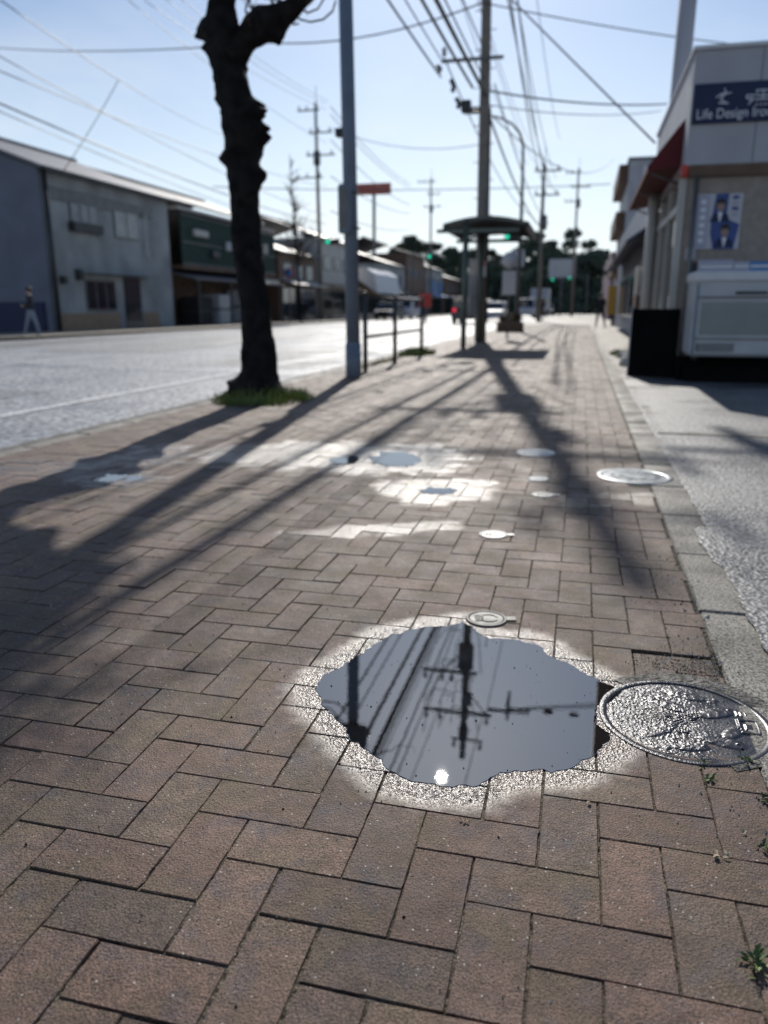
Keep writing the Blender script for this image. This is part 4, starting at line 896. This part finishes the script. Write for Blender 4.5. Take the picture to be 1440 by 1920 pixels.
# far left: tan low building and small ones at the end of the street
t = thing('low_building', 'low tan building across the far end of the street', 'building', (-16, 165, 0)); b = MB(); b.box((-31, 165, 0), (-13.5, 175, 5.6), 'tan'); b.build('wall', parent=t)
b = MB(); b.box((-31.5, 164.5, 5.6), (-13, 175.5, 6.2), 'offwhite'); b.build('parapet', parent=t); b = MB(); b.box((-29, 164.9, 1), (-15, 165.05, 3), 'glass'); b.build('window', parent=t)
t = thing('white_building', 'small pale building seen under the signals at the end of the street', 'building', (-2, 170, 0)); b = MB(); b.box((-8, 170, 0), (1.5, 178, 9.5), 'greywall'); b.build('wall', parent=t)
for i in range(4): b = MB(); b.box((-7.4+i*2.3, 169.9, 5.4), (-5.9+i*2.3, 170.02, 7), 'glass'); b.build('window', parent=t)
# signs across the street
def board_on_post(name, label, u0, v0, u1, v1, y, m, post='steel', cat='sign', group=None, pr=.09):
    a, c = AY(u0, v0, y), AY(u1, v1, y); cx_ = (a.x+c.x)/2; t = thing(name, label, cat, (cx_, y, 0), group)
    b = MB(); b.box((a.x, y-.1, c.z), (c.x, y+.1, a.z), m, bev=.03); b.build('board', parent=t)
    b = MB(); b.tube([(cx_, y+.2, -.1), (cx_, y+.2, (a.z+c.z)/2)], pr, post, 10); b.build('post', parent=t); return t
board_on_post('billboard', 'long weathered red sign board on a high post', 668, 345, 733, 364, 90, 'redsign', pr=.18)
board_on_post('sign', 'red square sign low beside the railing, across the road', 786, 550, 808, 576, 58, 'red', 'darkmetal')
board_on_post('sign', 'pale square sign below the signals near the street end', 960, 468, 982, 500, 80, 'cabinet', 'steel')
board_on_post('sign', 'wide pale board standing among the trees at the street end', 1030, 486, 1078, 520, 100, 'cabinet', 'steel')
board_on_post('banner_sign', 'orange-yellow upright banner with blue disc beside the far shop', 1141, 536, 1162, 590, 44, 'yellow', 'darkmetal')
rs = thing('road_sign', 'round blue and red no-parking sign on a thin post right of the big tree', 'road sign', (-18, 55, 0)); q = AY(542, 512, 50)
b = MB(); b.tube([(q.x, 50, 0), (q.x, 50, q.z+.3)], .04, 'steel', 8); b.build('post', parent=rs)
b = MB(); b.tube([(q.x, 49.93, q.z), (q.x, 49.9, q.z)], .33, 'red', 20); b.tube([(q.x, 49.9, q.z), (q.x, 49.88, q.z)], .25, 'blue', 20); b.build('disc', parent=rs)
# traffic signals
def signal(u, v, y, m, label, side=-1):
    q = AY(u, v, y); px_ = q.x+side*2.2; t = thing('traffic_signal', label, 'traffic signal', (px_, y, 0), 'traffic signals down the street')
    b = MB(); b.tube([(px_, y, 0), (px_, y, q.z+.5)], .08, 'steel', 8); b.tube([(px_, y, q.z+.25), (q.x, y, q.z+.28)], .04, 'steel', 6); b.build('signal_post', parent=t)
    b = MB(); b.box((q.x-.6, y-.12, q.z-.2), (q.x+.6, y+.12, q.z+.2), 'darkmetal', bev=.05); hd = b.build('signal_head', parent=t)
    b = MB(); dx = -.38 if m == 'lampgreen' else .38
    for k, mm_ in ((-.38, m if m == 'lampgreen' else 'darkmetal'), (0, 'darkmetal'), (.38, m if m == 'lampred' else 'darkmetal')): b.tube([(q.x+k, y-.12, q.z), (q.x+k, y-.17, q.z)], .17, mm_, 14)
    b.build('lens', parent=hd)
signal(624, 453, 62, 'lampgreen', 'green traffic signal left of the blue-grey pole'); signal(812, 481, 88, 'lampgreen', 'green traffic signal in front of the pines left of the shelter'); signal(960, 444, 66, 'lampgreen', 'green traffic signal glimpsed under the shelter roof', -1)
signal(1041, 524, 120, 'lampgreen', 'left of two small green signals at the street end'); signal(1073, 521, 118, 'lampgreen', 'right of two small green signals at the street end', 1); signal(1146, 512, 62, 'lampred', 'red signal in front of the grey building', 1)
# thin bare tree on the opposite side and pines beyond
bt = thing('bare_tree', 'slender leafless young tree on the opposite sidewalk', 'tree', (-18.3, 52, 0)); q0 = AY(565, 600, 50); q1 = AY(543, 290, 50)
b = MB(); b.tube([(q0.x, 50, -.05), ((q0.x+q1.x)/2, 50, q1.z*.5), (q1.x, 50, q1.z)], [.1, .07, .02], 'bark', 10); b.build('trunk', parent=bt)
tb = MB(); r_ = random.Random(8)
for i in range(60):
    z = r_.choice([r_.uniform(3.4, 6), r_.uniform(3.2, q1.z-.6)]); x = q0.x+(q1.x-q0.x)*z/q1.z; a = r_.uniform(0, 6.28); twig(Vector((x, 50, z)), Vector((math.cos(a), math.sin(a), .9)).normalized(), r_.uniform(1.3, 2.6)*(1.2-z/q1.z), .04, 1)
tb.build('twigs', parent=bt)
def pine(u, v, y, w, label, seed, hb=0):
    q = AY(u, v, y); h = q.z; x = q.x; r_ = random.Random(seed); t = thing('pine_tree', label, 'tree', (x, y, 0), 'dark trees behind the street end')
    b = MB(); b.tube([(x, y, -.1), (x+r_.gauss(0, .3), y, h*.5), (x+r_.gauss(0, .5), y, h*.9)], [.32, .22, .08], 'bark', 8); b.build('trunk', parent=t)
    b = MB()
    for i in range(17):
        f = r_.uniform(.12, 1); rr = w*(1.15-f)*r_.uniform(.45, .8)+.5; a = r_.uniform(0, 6.28); d = w*(1.1-f)*1.1; rr *= 1.25
        leafball((x+d*math.cos(a), y+d*math.sin(a)*.6, h*f-.3*rr), (rr, rr, rr*.55), 230, 'pine', .42, seed*50+i, b)
    b.build('crown', parent=t)
for i, (u, v, y, w) in enumerate([(575, 428, 150, 3.5), (610, 440, 165, 4), (745, 452, 170, 4), (778, 436, 150, 4.2), (812, 452, 160, 4), (845, 460, 170, 4), (880, 470, 150, 5), (925, 470, 160, 5), (965, 455, 150, 5), (1000, 432, 160, 4.5), (1040, 450, 170, 5), (1080, 428, 150, 4.8), (1112, 452, 140, 4.5), (905, 500, 140, 6), (1020, 500, 135, 6), (1065, 495, 140, 6), (950, 505, 145, 6), (860, 505, 190, 6)]):
    pine(u, v, y, w*1.15, ['small round dark pine, first from the left beyond the awning shop', 'second dark pine from the left, above the green signal', 'dark pine right of the distant utility pole base', 'taller pine right behind the green signal by the pines', 'pine next to the tall one, left of the shelter', 'low pine peeping just left of the shelter roof', 'pine crown seen under the left half of the shelter roof', 'pine crown seen under the right half of the shelter roof', 'pine rising behind the right tip of the shelter roof', 'tall pine right of the curved street lamp', 'flat-topped pine between the two farthest poles', 'tall pine with a round top left of the grey block', 'last pine, touching the brown balconies of the grey block', 'wide low tree behind the shelter column', 'wide low tree behind the pale board', 'wide low tree left of the plum building', 'low tree mass behind the planter', 'very distant low pine behind the shelter post'][i], i+1)
pinesnames = None
# vehicles
def car(x, y, rz, body, label, kind='car', front=False):
    t = thing('van' if kind == 'van' else 'car', label, kind, (x, y, -.07), 'cars on the far street'); t.rotation_euler = (0, 0, rz)
    L, Wd, Hh = (4.7, 1.75, 1.95) if kind == 'van' else (4.3, 1.7, 1.45)
    prof = [(-L/2, .3), (L/2, .3), (L/2, .75), (L/2-.9 if kind != 'van' else L/2-.25, .92), (L/2-1.5 if kind != 'van' else L/2-.9, Hh), (-L/2+.5, Hh), (-L/2+.05, .95)]
    if kind == 'van': prof = [(-L/2, .3), (L/2, .3), (L/2, .9), (L/2-.35, 1.05), (L/2-.9, Hh), (-L/2+.2, Hh), (-L/2, 1.0)]
    def bd(b, name, m=None, par=t):
        me = bpy.data.meshes.new(name); me.from_pydata([Vector(v) for v in b.v], [], b.f); [me.materials.append(M[x] if isinstance(x, str) else x) for x in b.mats]; me.polygons.foreach_set('material_index', b.m); me.polygons.foreach_set('use_smooth', b.sm)
        o = bpy.data.objects.new(name, me); C.objects.link(o); o.parent = par; return o
    b = MB(); b.prism([(-Wd/2, y_, z) for y_, z in prof], (Wd, 0, 0), body); o = bd(b, 'body'); bv = o.modifiers.new('b', 'BEVEL'); bv.width = .07; bv.segments = 2
    b = MB(); b.box((-Wd/2+.12, -L/2+.02 if kind == 'van' else -L/2+.15, 1.0), (Wd/2-.12, -L/2-.02 if kind == 'van' else -L/2+.05, Hh-.15), 'glass'); bd(b, 'rear_window')
    b = MB(); b.prism([(-Wd/2+.1, prof[3][0]-.03, prof[3][1]+.06), (Wd/2-.1, prof[3][0]-.03, prof[3][1]+.06), (Wd/2-.16, prof[4][0]+.06, Hh-.1), (-Wd/2+.16, prof[4][0]+.06, Hh-.1)], (0, .03, .02), 'glass'); bd(b, 'windscreen')
    b = MB(); [b.box((sx*(Wd/2-.005), -L/2+.7, .98), (sx*(Wd/2+.012), L/2-1.6, Hh-.16), 'glass') for sx in (-1, 1)]; bd(b, 'side_window')
    for sx in (-1, 1):
        for sy in (-L/2+.8, L/2-.8):
            b = MB(); b.tube([(sx*(Wd/2-.2), sy, .31), (sx*(Wd/2+.01), sy, .31)], .31, 'tyre', 18); w = bd(b, 'wheel'); b = MB(); b.tube([(sx*(Wd/2+.005), sy, .31), (sx*(Wd/2+.02), sy, .31)], .19, 'rim', 14); bd(b, 'rim', par=w)
        b = MB(); b.box((sx*(Wd/2-.08), -L/2-.02, .75), (sx*(Wd/2-.3), -L/2+.02, .98), 'lampred'); bd(b, 'tail_light'); b = MB(); b.box((sx*(Wd/2-.08), L/2-.04, .62), (sx*(Wd/2-.4), L/2+.02, .76), 'headlight'); bd(b, 'headlight')
def gp(u, v): p = G(u, v, -.07); return p.x, p.y
car(-7.2, 52, 0, 'carblack', 'black car seen from behind with a red tail light, left of the shelter')
car(-6.4, 60, R(180), 'carwhite', 'white car facing the camera between shelter post and utility pole')
car(-8, 78, R(180), 'carblue', 'blue-grey car oncoming right of the utility pole')
car(-5.6, 84, R(180), 'carwhite', 'white van oncoming beyond the planter', 'van')
car(-11, 92, R(180), 'carwhite', 'distant white van in the outer lane', 'van')
car(-4.6, 110, R(180), 'carblack', 'dark distant car near the street end')
car(-16, 66, R(180), 'carblack', 'black car parked across the road behind the railing', 'car')
car(-16, 73, R(180), 'carwhite', 'white van parked across the road behind the railing', 'van')
tr = thing('box_truck', 'grey box truck facing the camera at the street end', 'truck', (-3.4, 98, 0)); tx, ty_ = -5.2, 98.
b = MB(); b.box((tx-1.1, ty_+1.6, .8), (tx+1.1, ty_+7, 3.3), 'cabinet', bev=.05); b.build('cargo_box', parent=tr); b = MB(); b.box((tx-1.0, ty_, .4), (tx+1.0, ty_+1.55, 2.4), 'carwhite', bev=.15); cb = b.build('cab', parent=tr)
b = MB(); b.box((tx-.9, ty_-.03, 1.35), (tx+.9, ty_+.02, 2.15), 'glass'); b.build('windscreen', parent=cb)
for sx in (-1, 1):
    b = MB(); b.tube([(tx+sx*.75, ty_+.9, .42), (tx+sx*1.0, ty_+.9, .42)], .42, 'tyre', 16); b.build('wheel', parent=tr); b = MB(); b.tube([(tx+sx*.75, ty_+5.6, .42), (tx+sx*1.0, ty_+5.6, .42)], .42, 'tyre', 16); b.build('wheel', parent=tr)
# people
def person(x, y, rz, h, label, top, legs, stride=.18):
    t = thing('person', label, 'person', (x, y, 0), None); s_ = h/1.7
    J = [(0, 0, .95), (0, 0, 1.15), (0, 0, 1.38), (0, .01, 1.48), (0, .02, 1.6), (0, .02, 1.68)]; rr = [.15, .135, .15, .055, .095, .06]; E = [(i, i+1) for i in range(5)]
    for sx in (-1, 1):
        n = len(J); J += [(sx*.1, 0, .88), (sx*(.1+stride*.5), sx*.12, .48), (sx*(.1+stride), sx*.2-.02, .08), (sx*(.1+stride*1.05), sx*.2-.14, .04)]; rr += [.1, .065, .045, .04]; E += [(0, n), (n, n+1), (n+1, n+2), (n+2, n+3)]
        n = len(J); J += [(sx*.18, 0, 1.4), (sx*.25, .02, 1.13), (sx*.16, -.2, 1.05), (sx*.1, -.28, 1.08)]; rr += [.06, .045, .035, .03]; E += [(2, n), (n, n+1), (n+1, n+2), (n+2, n+3)]
    me = bpy.data.meshes.new('body'); me.from_pydata([Vector(p)*s_ for p in J], E, []); o = bpy.data.objects.new('body', me); C.objects.link(o); o.parent = t
    sk = o.modifiers.new('s', 'SKIN'); ly_ = me.skin_vertices[0] if me.skin_vertices else None
    if ly_ is None: bpy.context.view_layer.objects.active = o; me.attributes; 
    for i, q in enumerate(rr): 
        try: o.data.skin_vertices[0].data[i].radius = (q*s_, q*s_)
        except Exception: pass
    try: o.data.skin_vertices[0].data[0].use_root = True
    except Exception: pass
    o.modifiers.new('u', 'SUBSURF').levels = 2; o.modifiers['u'].render_levels = 2
    dg = bpy.context.evaluated_depsgraph_get(); dg.update(); nm = bpy.data.meshes.new_from_object(o.evaluated_get(dg)); o.modifiers.clear(); o.data = nm
    for x_ in ('skin', top, legs): nm.materials.append(M[x_])
    for p in nm.polygons:
        z = p.center.z/s_; p.material_index = 0 if z > 1.46 or (p.center.y/s_ < -.23 and z > .9) else 1 if z > .93 else 2; p.use_smooth = True
    b = MB(); b.sphere((0, .035*s_, 1.655*s_), (.105*s_, .115*s_, .1*s_), 'hair', 12, 8); bm_ = b
    me = bpy.data.meshes.new('hair'); me.from_pydata(b.v, [], b.f); me.materials.append(M['hair']); hh = bpy.data.objects.new('hair', me); C.objects.link(hh); hh.parent = t
    t.rotation_euler = (0, 0, rz)
q = G(62, 630); person(q.x, q.y, R(-40), 1.56, 'person in black top and pale jeans standing with legs apart by the blue-grey wall', 'shirt', 'trousers', .16)
q = G(1126, 594); person(q.x*.45, q.y*.45, R(150), 1.6, 'distant person in dark clothes beside the yellow banner', 'shirt', 'shirt', .05)
q = G(1018, 598); person(-3.0, 62, R(200), 1.65, 'distant pedestrian walking in the middle of the far sidewalk', 'shirt', 'shirt', .08)

# ------------------------------------------------------------------ right side: shop
SY = 11.0
sh = thing('shop', 'small shop with a pale fascia, navy name board and red awning on the right', 'shop', (1.2, SY, 0))
b = MB(); b.box((1.2, SY+.06, -.05), (8, SY+5.2, 2.75), 'stucco'); b.build('wall', parent=sh)
zt, zb = AY(1307, 95, SY).z, AY(1290, 311, SY).z
b = MB(); b.box((1.14, SY, zb), (8, SY+4.95, zt), 'fascia', bev=.012); fb = b.build('fascia', parent=sh)
b = MB(); b.box((1.11, SY-.03, zt), (8.03, SY+5.0, zt+.05), 'white', bev=.01); b.build('coping', parent=fb)
b = MB()
for x in np.arange(1.9, 8, .75): b.box((x, SY-.004, zb+.01), (x+.012, SY+.0, zt-.01), 'steel')
b.build('panel_seam', parent=fb)
b = MB(); b.box((1.19, SY-.02, zb-.13), (8, SY+.05, zb-.003), 'brown'); b.build('fascia_shadow_strip', parent=sh)  # dark brown strip painted in as the shadow under the fascia
s0, s1 = AY(1303, 158, SY-.05), AY(1303, 232, SY-.05); b = MB(); b.box((1.16, SY-.05, s1.z), (4.6, SY-.004, s0.z), 'navy', bev=.004); nb = b.build('name_board', parent=sh)
M['letters'] = mat('sign_letters', (.72, .74, .78), .5, var=.02)
def text(s, x, z, size, par, y=SY-.056, m='letters', ext=.004, sx=1.):
    c = bpy.data.curves.new('t', 'FONT'); c.body = s; c.size = size; c.extrude = ext; c.align_x = 'LEFT'; o = bpy.data.objects.new('t', c); C.objects.link(o); bpy.context.view_layer.update()
    dg = bpy.context.evaluated_depsgraph_get(); me = bpy.data.meshes.new_from_object(o.evaluated_get(dg)); bpy.data.objects.remove(o); me.materials.clear(); me.materials.append(M[m]); me.transform(Matrix.Diagonal((sx, 1, 1, 1)))
    t = bpy.data.objects.new('lettering', me); C.objects.link(t); t.parent = par; t.location = Vector((x, y, z))-parent_origin(par); t.rotation_euler = (R(90), 0, 0); return t
p_l = AY(1304, 224, SY-.05); text('Life Design Irodori', p_l.x, p_l.z, .155, nb, sx=.86)
# swoosh emblem and the two characters beside it
b = MB(); e = AY(1357, 182, SY-.06)
b.tube([(e.x-.09, SY-.058, e.z-.0), (e.x-.03, SY-.058, e.z+.03), (e.x+.09, SY-.058, e.z+.045)], [.006, .014, .004], 'letters', 6); b.tube([(e.x+.0, SY-.058, e.z+.1), (e.x+.02, SY-.058, e.z+.05), (e.x-.03, SY-.058, e.z-.02), (e.x+.03, SY-.058, e.z-.06)], [.004, .012, .014, .004], 'letters', 6); b.tube([(e.x-.05, SY-.058, e.z-.06), (e.x+.06, SY-.058, e.z-.07)], .01, 'letters', 6)
b.build('emblem', parent=nb)
def strokes(o, L, s, r=.009):
    b = MB()
    for st_ in L: b.tube([(o.x+x*s, SY-.058, o.z+z*s) for x, z in st_], r, 'letters', 5)
    b.build('lettering', parent=nb)
strokes(AY(1398, 196, SY-.06), [[(0, 1), (1, 1)], [(.1, .65), (.9, .65)], [(0, .95), (.1, .6)], [(.45, .65), (.5, .2), (.3, 0)], [(.75, .65), (.7, .3)]], .1)
strokes(AY(1415, 196, SY-.06), [[(0, 1.1), (1.2, 1.1)], [(.1, 1.1), (.1, .7), (1.1, .7), (1.1, 1.1)], [(.6, 1.1), (.6, .4)], [(0, .4), (1.2, .4)], [(.2, .1), (.1, -.1)], [(.5, .1), (.5, -.1)], [(.8, .1), (.85, -.1)], [(1.1, .1), (1.2, -.1)]], .14)
# red awning on the road side
b = MB(); aw = [(1.16, 3.3), (.72, 2.72), (.72, 2.66), (1.16, 2.72)]
b.prism([(x, SY+.5, z) for x, z in aw], (0, 4.4, 0), 'maroon'); b.build('awning', parent=sh)
for y in (SY+.7, SY+2.6, SY+4.6): b = MB(); b.tube([(1.18, y, 2.5), (.75, y, 2.68)], .015, 'steel', 6); b.build('awning_stay', parent=sh)
b = MB(); b.box((1.1, SY+.02, 2.5), (1.2, SY+.1, 2.66), 'red', bev=.02); b.build('alarm_lamp', parent=sh)
# road-side shopfront
sf = MB(); 
for y in (SY+.1, SY+1.3, SY+2.5, SY+3.7, SY+4.9): sf.box((1.1, y, 0), (1.19, y+.09, 2.5), 'offwhite')
sf.box((1.106, SY+.11, 2.1), (1.184, SY+4.98, 2.2), 'offwhite'); sf.box((1.106, SY+.11, .003), (1.184, SY+4.98, .12), 'offwhite'); fo = sf.build('shopfront_frame', parent=sh)
b = MB(); b.box((1.15, SY+.12, .12), (1.17, SY+4.95, 2.48), 'glass'); b.build('pane', parent=fo)
b = MB(); b.tube([(1.02, SY+3.0, 0), (1.02, SY+3.0, 2.75)], .09, 'offwhite', 12); b.build('pillar', parent=sh)
# poster
a, c = AY(1308, 364, SY), AY(1384, 466, SY); ps = thing('poster', 'blue and white poster with two portraits on the shop wall', 'poster', (a.x, SY, c.z))
w_, h_ = c.x-a.x, a.z-c.z; X_ = lambda f: a.x+w_*f; Z_ = lambda f: c.z+h_*f
b = MB(); b.box((a.x, SY+.035, c.z), (c.x, SY+.057, a.z), 'poster'); sh_ = b.build('sheet', parent=ps)
b = MB(); b.box((X_(.02), SY+.031, Z_(.02)), (X_(.3), SY+.0345, Z_(.98)), 'lav'); b.prism([(X_(.42), SY+.0345, Z_(1)), (X_(.7), SY+.0345, Z_(1)), (X_(.68), SY+.0345, Z_(.55)), (X_(.98), SY+.0345, Z_(.45)), (X_(.9), SY+.0345, Z_(0)), (X_(.45), SY+.0345, Z_(.0)), (X_(.36), SY+.0345, Z_(.3)), (X_(.36), SY+.0345, Z_(.5))], (0, -.003, 0), 'posterblue'); b.build('print', parent=sh_)
M['skin2'] = mat('printed_skin', (.3, .2, .16), .5, var=.2, vscale=40)
for fx, fz in ((.54, .78), (.68, .32)):
    def el(cx_, cz_, rx, rz2, y, m, b, k=20): b.prism([(cx_+rx*math.cos(2*math.pi*i/k), y, cz_+rz2*math.sin(2*math.pi*i/k)) for i in range(k)], (0, -.0015, 0), m)
    fx_, fz_ = X_(fx), Z_(fz); b = MB(); el(fx_, fz_+.022, .058, .07, SY+.0312, 'hair', b); el(fx_, fz_, .046, .062, SY+.0292, 'skin2', b); b.prism([(fx_-.045, SY+.0276, fz_+.03), (fx_+.045, SY+.0276, fz_+.03), (fx_+.035, SY+.0276, fz_+.07), (fx_-.035, SY+.0276, fz_+.07)], (0, -.001, 0), 'hair')
    b.prism([(fx_-.12, SY+.0312, fz_-.19), (fx_+.12, SY+.0312, fz_-.19), (fx_+.09, SY+.0312, fz_-.1), (fx_+.02, SY+.0312, fz_-.06), (fx_-.02, SY+.0312, fz_-.06), (fx_-.09, SY+.0312, fz_-.1)], (0, -.0015, 0), 'navy'); b.prism([(fx_-.004, SY+.0292, fz_-.19), (fx_+.004, SY+.0292, fz_-.19), (fx_+.03, SY+.0292, fz_-.07), (fx_-.03, SY+.0292, fz_-.07)], (0, -.0012, 0), 'letters')
    for q in (-.018, .018): b.box((fx_+q-.007, SY+.0277, fz_+.01), (fx_+q+.007, SY+.0268, fz_+.0135), 'hair')
    b.build('portrait', parent=sh_)
b = MB(); 
for k in range(6): b.box((X_(.1), SY+.030, Z_(.12+k*.14)), (X_(.22), SY+.0275, Z_(.2+k*.14)), 'letters')
for k in range(4): b.box((X_(.78), SY+.0325, Z_(.6+k*.1)), (X_(.92), SY+.0298, Z_(.66+k*.1)), 'posterblue' if k % 2 else 'lav')
b.build('lettering', parent=sh_)
# window recess behind the cabinet
b = MB(); b.box((AY(1290, 490, SY).x, SY+.02, 1.25), (AY(1415, 490, SY).x, SY+.055, 1.48), 'darkmetal'); b.build('wall_vent', parent=sh)
# black panel and dark base
bp_ = thing('panel', 'black upright panel standing at the corner of the parking lot', 'panel', (.68, 11.1, 0))
b = MB(); b.box((.66, 11.3, 0), (1.3, 11.36, .9), 'black', rz=R(-28), c=(.66, 11.3), bev=.01); b.build('face', parent=bp_)
b = MB(); b.box((.635, 11.32, 0), (.657, 11.38, .93), 'cabinet', rz=R(-28), c=(.66, 11.3)); b.build('edge_strip', parent=bp_)
bs_ = thing('plinth', 'dark low plinth under the pale cabinet', 'plinth', (1.3, 10.6, 0)); b = MB(); b.box((1.24, 10.75, -.01), (4.2, 11.0, .3), 'black', bev=.01); b.box((1.32, 10.55, -.01), (4.2, 10.74, .2), 'black', bev=.01); b.build('body', parent=bs_)
cbt = thing('cabinet', 'pale grey metal cabinet with a greenish panel below the poster', 'cabinet', (1.35, 10.2, .33)); cx0 = AY(1297, 600, 10.2).x; ctop = AY(1300, 512, 10.2).z
b = MB(); b.box((cx0, 10.2, .34), (3.0, 10.9, ctop), 'cabinet', bev=.035); b.build('body', parent=cbt)
b = MB(); b.box((cx0+.1, 10.19, .6), (2.9, 10.203, .98), 'panelgreen', bev=.003); b.build('panel', parent=cbt)
b = MB(); b.box((cx0-.02, 10.17, ctop-.1), (3.02, 10.93, ctop+.02), 'white', bev=.02); b.build('lid', parent=cbt)
b = MB(); b.box((cx0+.03, 10.185, 1.02), (2.97, 10.203, 1.045), 'steel'); b.box((cx0+.03, 10.185, .54), (2.97, 10.203, .56), 'steel'); b.box((cx0+.02, 10.18, .36), (cx0+.05, 10.203, ctop-.12), 'carblue', bev=.004); b.build('trim', parent=cbt)
b = MB(); b.box((1.75, 10.165, 1.07), (2.1, 10.2, 1.1), 'darkmetal', bev=.008); b.build('handle', parent=cbt)
b = MB(); b.box((cx0+.08, 10.189, .4), (cx0+.5, 10.2, .5), 'darkmetal'); [b.box((cx0+.09, 10.184, .41+i*.02), (cx0+.49, 10.1885, .418+i*.02), 'cabinet') for i in range(5)]; b.build('vent', parent=cbt)
b = MB(); b.tube([(1.29, SY-.03, 0), (1.29, SY-.03, 2.5)], .028, 'steel', 10); b.build('drainpipe', parent=sh)
b = MB(); b.box((1.24, SY+.0, 1.5), (1.36, SY+.055, 1.66), 'cabinet', bev=.01); b.build('meter_box', parent=sh)
b = MB(); [b.box((cx0+.1+i*.3, 10.6, .28), (cx0+.16+i*.3, 10.7, .36), 'darkmetal') for i in (0, 4)]; b.build('foot', parent=cbt)
for u0, v0, u1, v1, m, lb in ((1372, 512, 1400, 534, 'lav', 'bluish packet on the cabinet top, left one'), (1402, 512, 1445, 534, 'blue', 'blue and white packet on the cabinet top, right one'), (1312, 484, 1372, 510, 'lav', 'pale flat carton lying on the back of the cabinet top')):
    a, c = AY(u0, v0, 10.35), AY(u1, v1, 10.35); b = MB(); b.box((a.x, 10.3, ctop+.022), (c.x, 10.45, ctop+.022+(a.z-c.z)*.8), m, bev=.008); b.box((a.x+.01, 10.298, ctop+.06), (c.x-.01, 10.3, ctop+.09), 'white'); tag(b.build('packet', origin=(a.x, 10.35, ctop+.022)), lb, 'packet')
# air-conditioner on brown block
bl = MB(); bl.box((1.0, 16.4, -.01), (1.55, 17.1, 1.15), 'brown', bev=.02); tag(bl.build('block_base', origin=(1.2, 16.7, 0)), 'dark brown block carrying the cream air-conditioner unit', 'base')
ac_ = thing('air_conditioner', 'cream outdoor air-conditioner unit with a grille beside the shop side wall', 'air conditioner', (1.3, 16.5, 1.15)); b = MB(); b.box((.98, 16.42, 1.152), (1.7, 16.8, 1.7), 'offwhite', bev=.03); b.build('casing', parent=ac_)
b = MB(); b.box((1.06, 16.405, 1.22), (1.6, 16.42, 1.6), 'darkmetal')
for i in range(7): b.box((1.06, 16.395, 1.24+i*.052), (1.6, 16.404, 1.255+i*.052), 'offwhite')
b.build('grille', parent=ac_)
r_ = random.Random(2)
for i in range(7):
    x, y = r_.uniform(.7, .95), 12.8+i*.45; b = MB(); b.sphere((x, y, .05), (r_.uniform(.08, .14), .1, .09), 'stone', 8, 6); tag(b.build('stone', origin=(x, y, 0)), ['white stone, nearest at the lot edge past the black panel', 'second white stone beyond the black panel', 'third white stone beyond the black panel', 'fourth white stone past the panel at the lot edge', 'fifth white stone past the panel at the lot edge', 'sixth white stone, by the shop pillar', 'farthest white stone, next to the brown block'][i], 'stone', 'white stones at the lot edge')
# tall sign tower
q = AY(1282, 100, 17.5); tw_ = thing('sign_tower', 'tall pale round pole of a sign tower behind the shop', 'sign tower', (q.x, 17.5, 0))
b = MB(); b.tube([(q.x-.04, 17.5, -.1), (q.x, 17.5, 8.4)], .165, 'fascia', 24); b.build('tower_pole', parent=tw_)
b = MB(); b.box((.9, 17.2, 7.75), (4.0, 17.6, 10.4), 'brown', bev=.03); b.build('sign_box', parent=tw_)
# buildings farther down on the right
g1 = thing('building', 'grey-blue low building directly behind the shop on the right', 'building', (1.75, 18, 0)); b = MB(); b.box((1.75, 18.3, -.05), (9, 44, 4.3), 'fascia'); b.build('wall', parent=g1)
M['siding'] = corrug('blue_metal_siding', (.2, .22, .28), .3, 'Y', .5); b = MB(); b.box((1.7, 18.25, .0), (1.745, 44, 4.3), 'siding'); b.build('side_cladding', parent=g1)  # dark blue cladding along the wall facing the road
b = MB(); b.prism([(1.69, 20, 2.9), (.9, 20, 2.4), (.9, 20, 2.45), (1.69, 20, 3.0)], (0, 20, 0), 'navy'); b.build('awning', parent=g1)
for i in range(5): b = MB(); b.box((1.68, 21+i*4, .6), (1.699, 23.6+i*4, 2.1), 'glass'); b.build('window', parent=g1)
g2 = thing('apartment_block', 'grey-lavender block with brown balconies farther down on the right', 'building', (2, 48, 0)); h2 = AY(1143, 302, 50).z
b = MB(); b.box((2.15, 50, -.05), (14, 62, h2), 'fascia'); b.build('wall', parent=g2); b = MB(); b.box((2.05, 49.9, h2), (14.1, 62.1, h2+.15), 'steel'); b.build('parapet', parent=g2)
for i in range(3):
    b = MB(); b.box((1.6, 51, 2.9+i*2.6), (2.14, 60, 3.9+i*2.6), 'brown', bev=.02); b.build('balcony', parent=g2)
b = MB(); b.box((2.9, 49.85, 4.4), (3.5, 49.99, 8.8), 'white'); b.build('vertical_sign', parent=g2)
for k in range(9): i, j = k % 3, k//3; b = MB(); b.box((4.4+i*1.8, 49.93, 2+j*2.6), (5.5+i*1.8, 49.995, 3.4+j*2.6), 'glass'); b.build('window', parent=g2)
g3 = thing('building', 'dark plum-coloured building low at the street end on the right', 'building', (2, 66, 0)); M['plum'] = mat('plum_wall', (.14, .08, .13), .8, var=.15)
b = MB(); b.box((2.0, 66, -.05), (12, 90, 5.2), 'plum'); b.build('wall', parent=g3); b = MB(); b.box((1.9, 65.9, 3.3), (3.4, 65.99, 3.7), 'redsign'); b.build('sign_board', parent=g3)
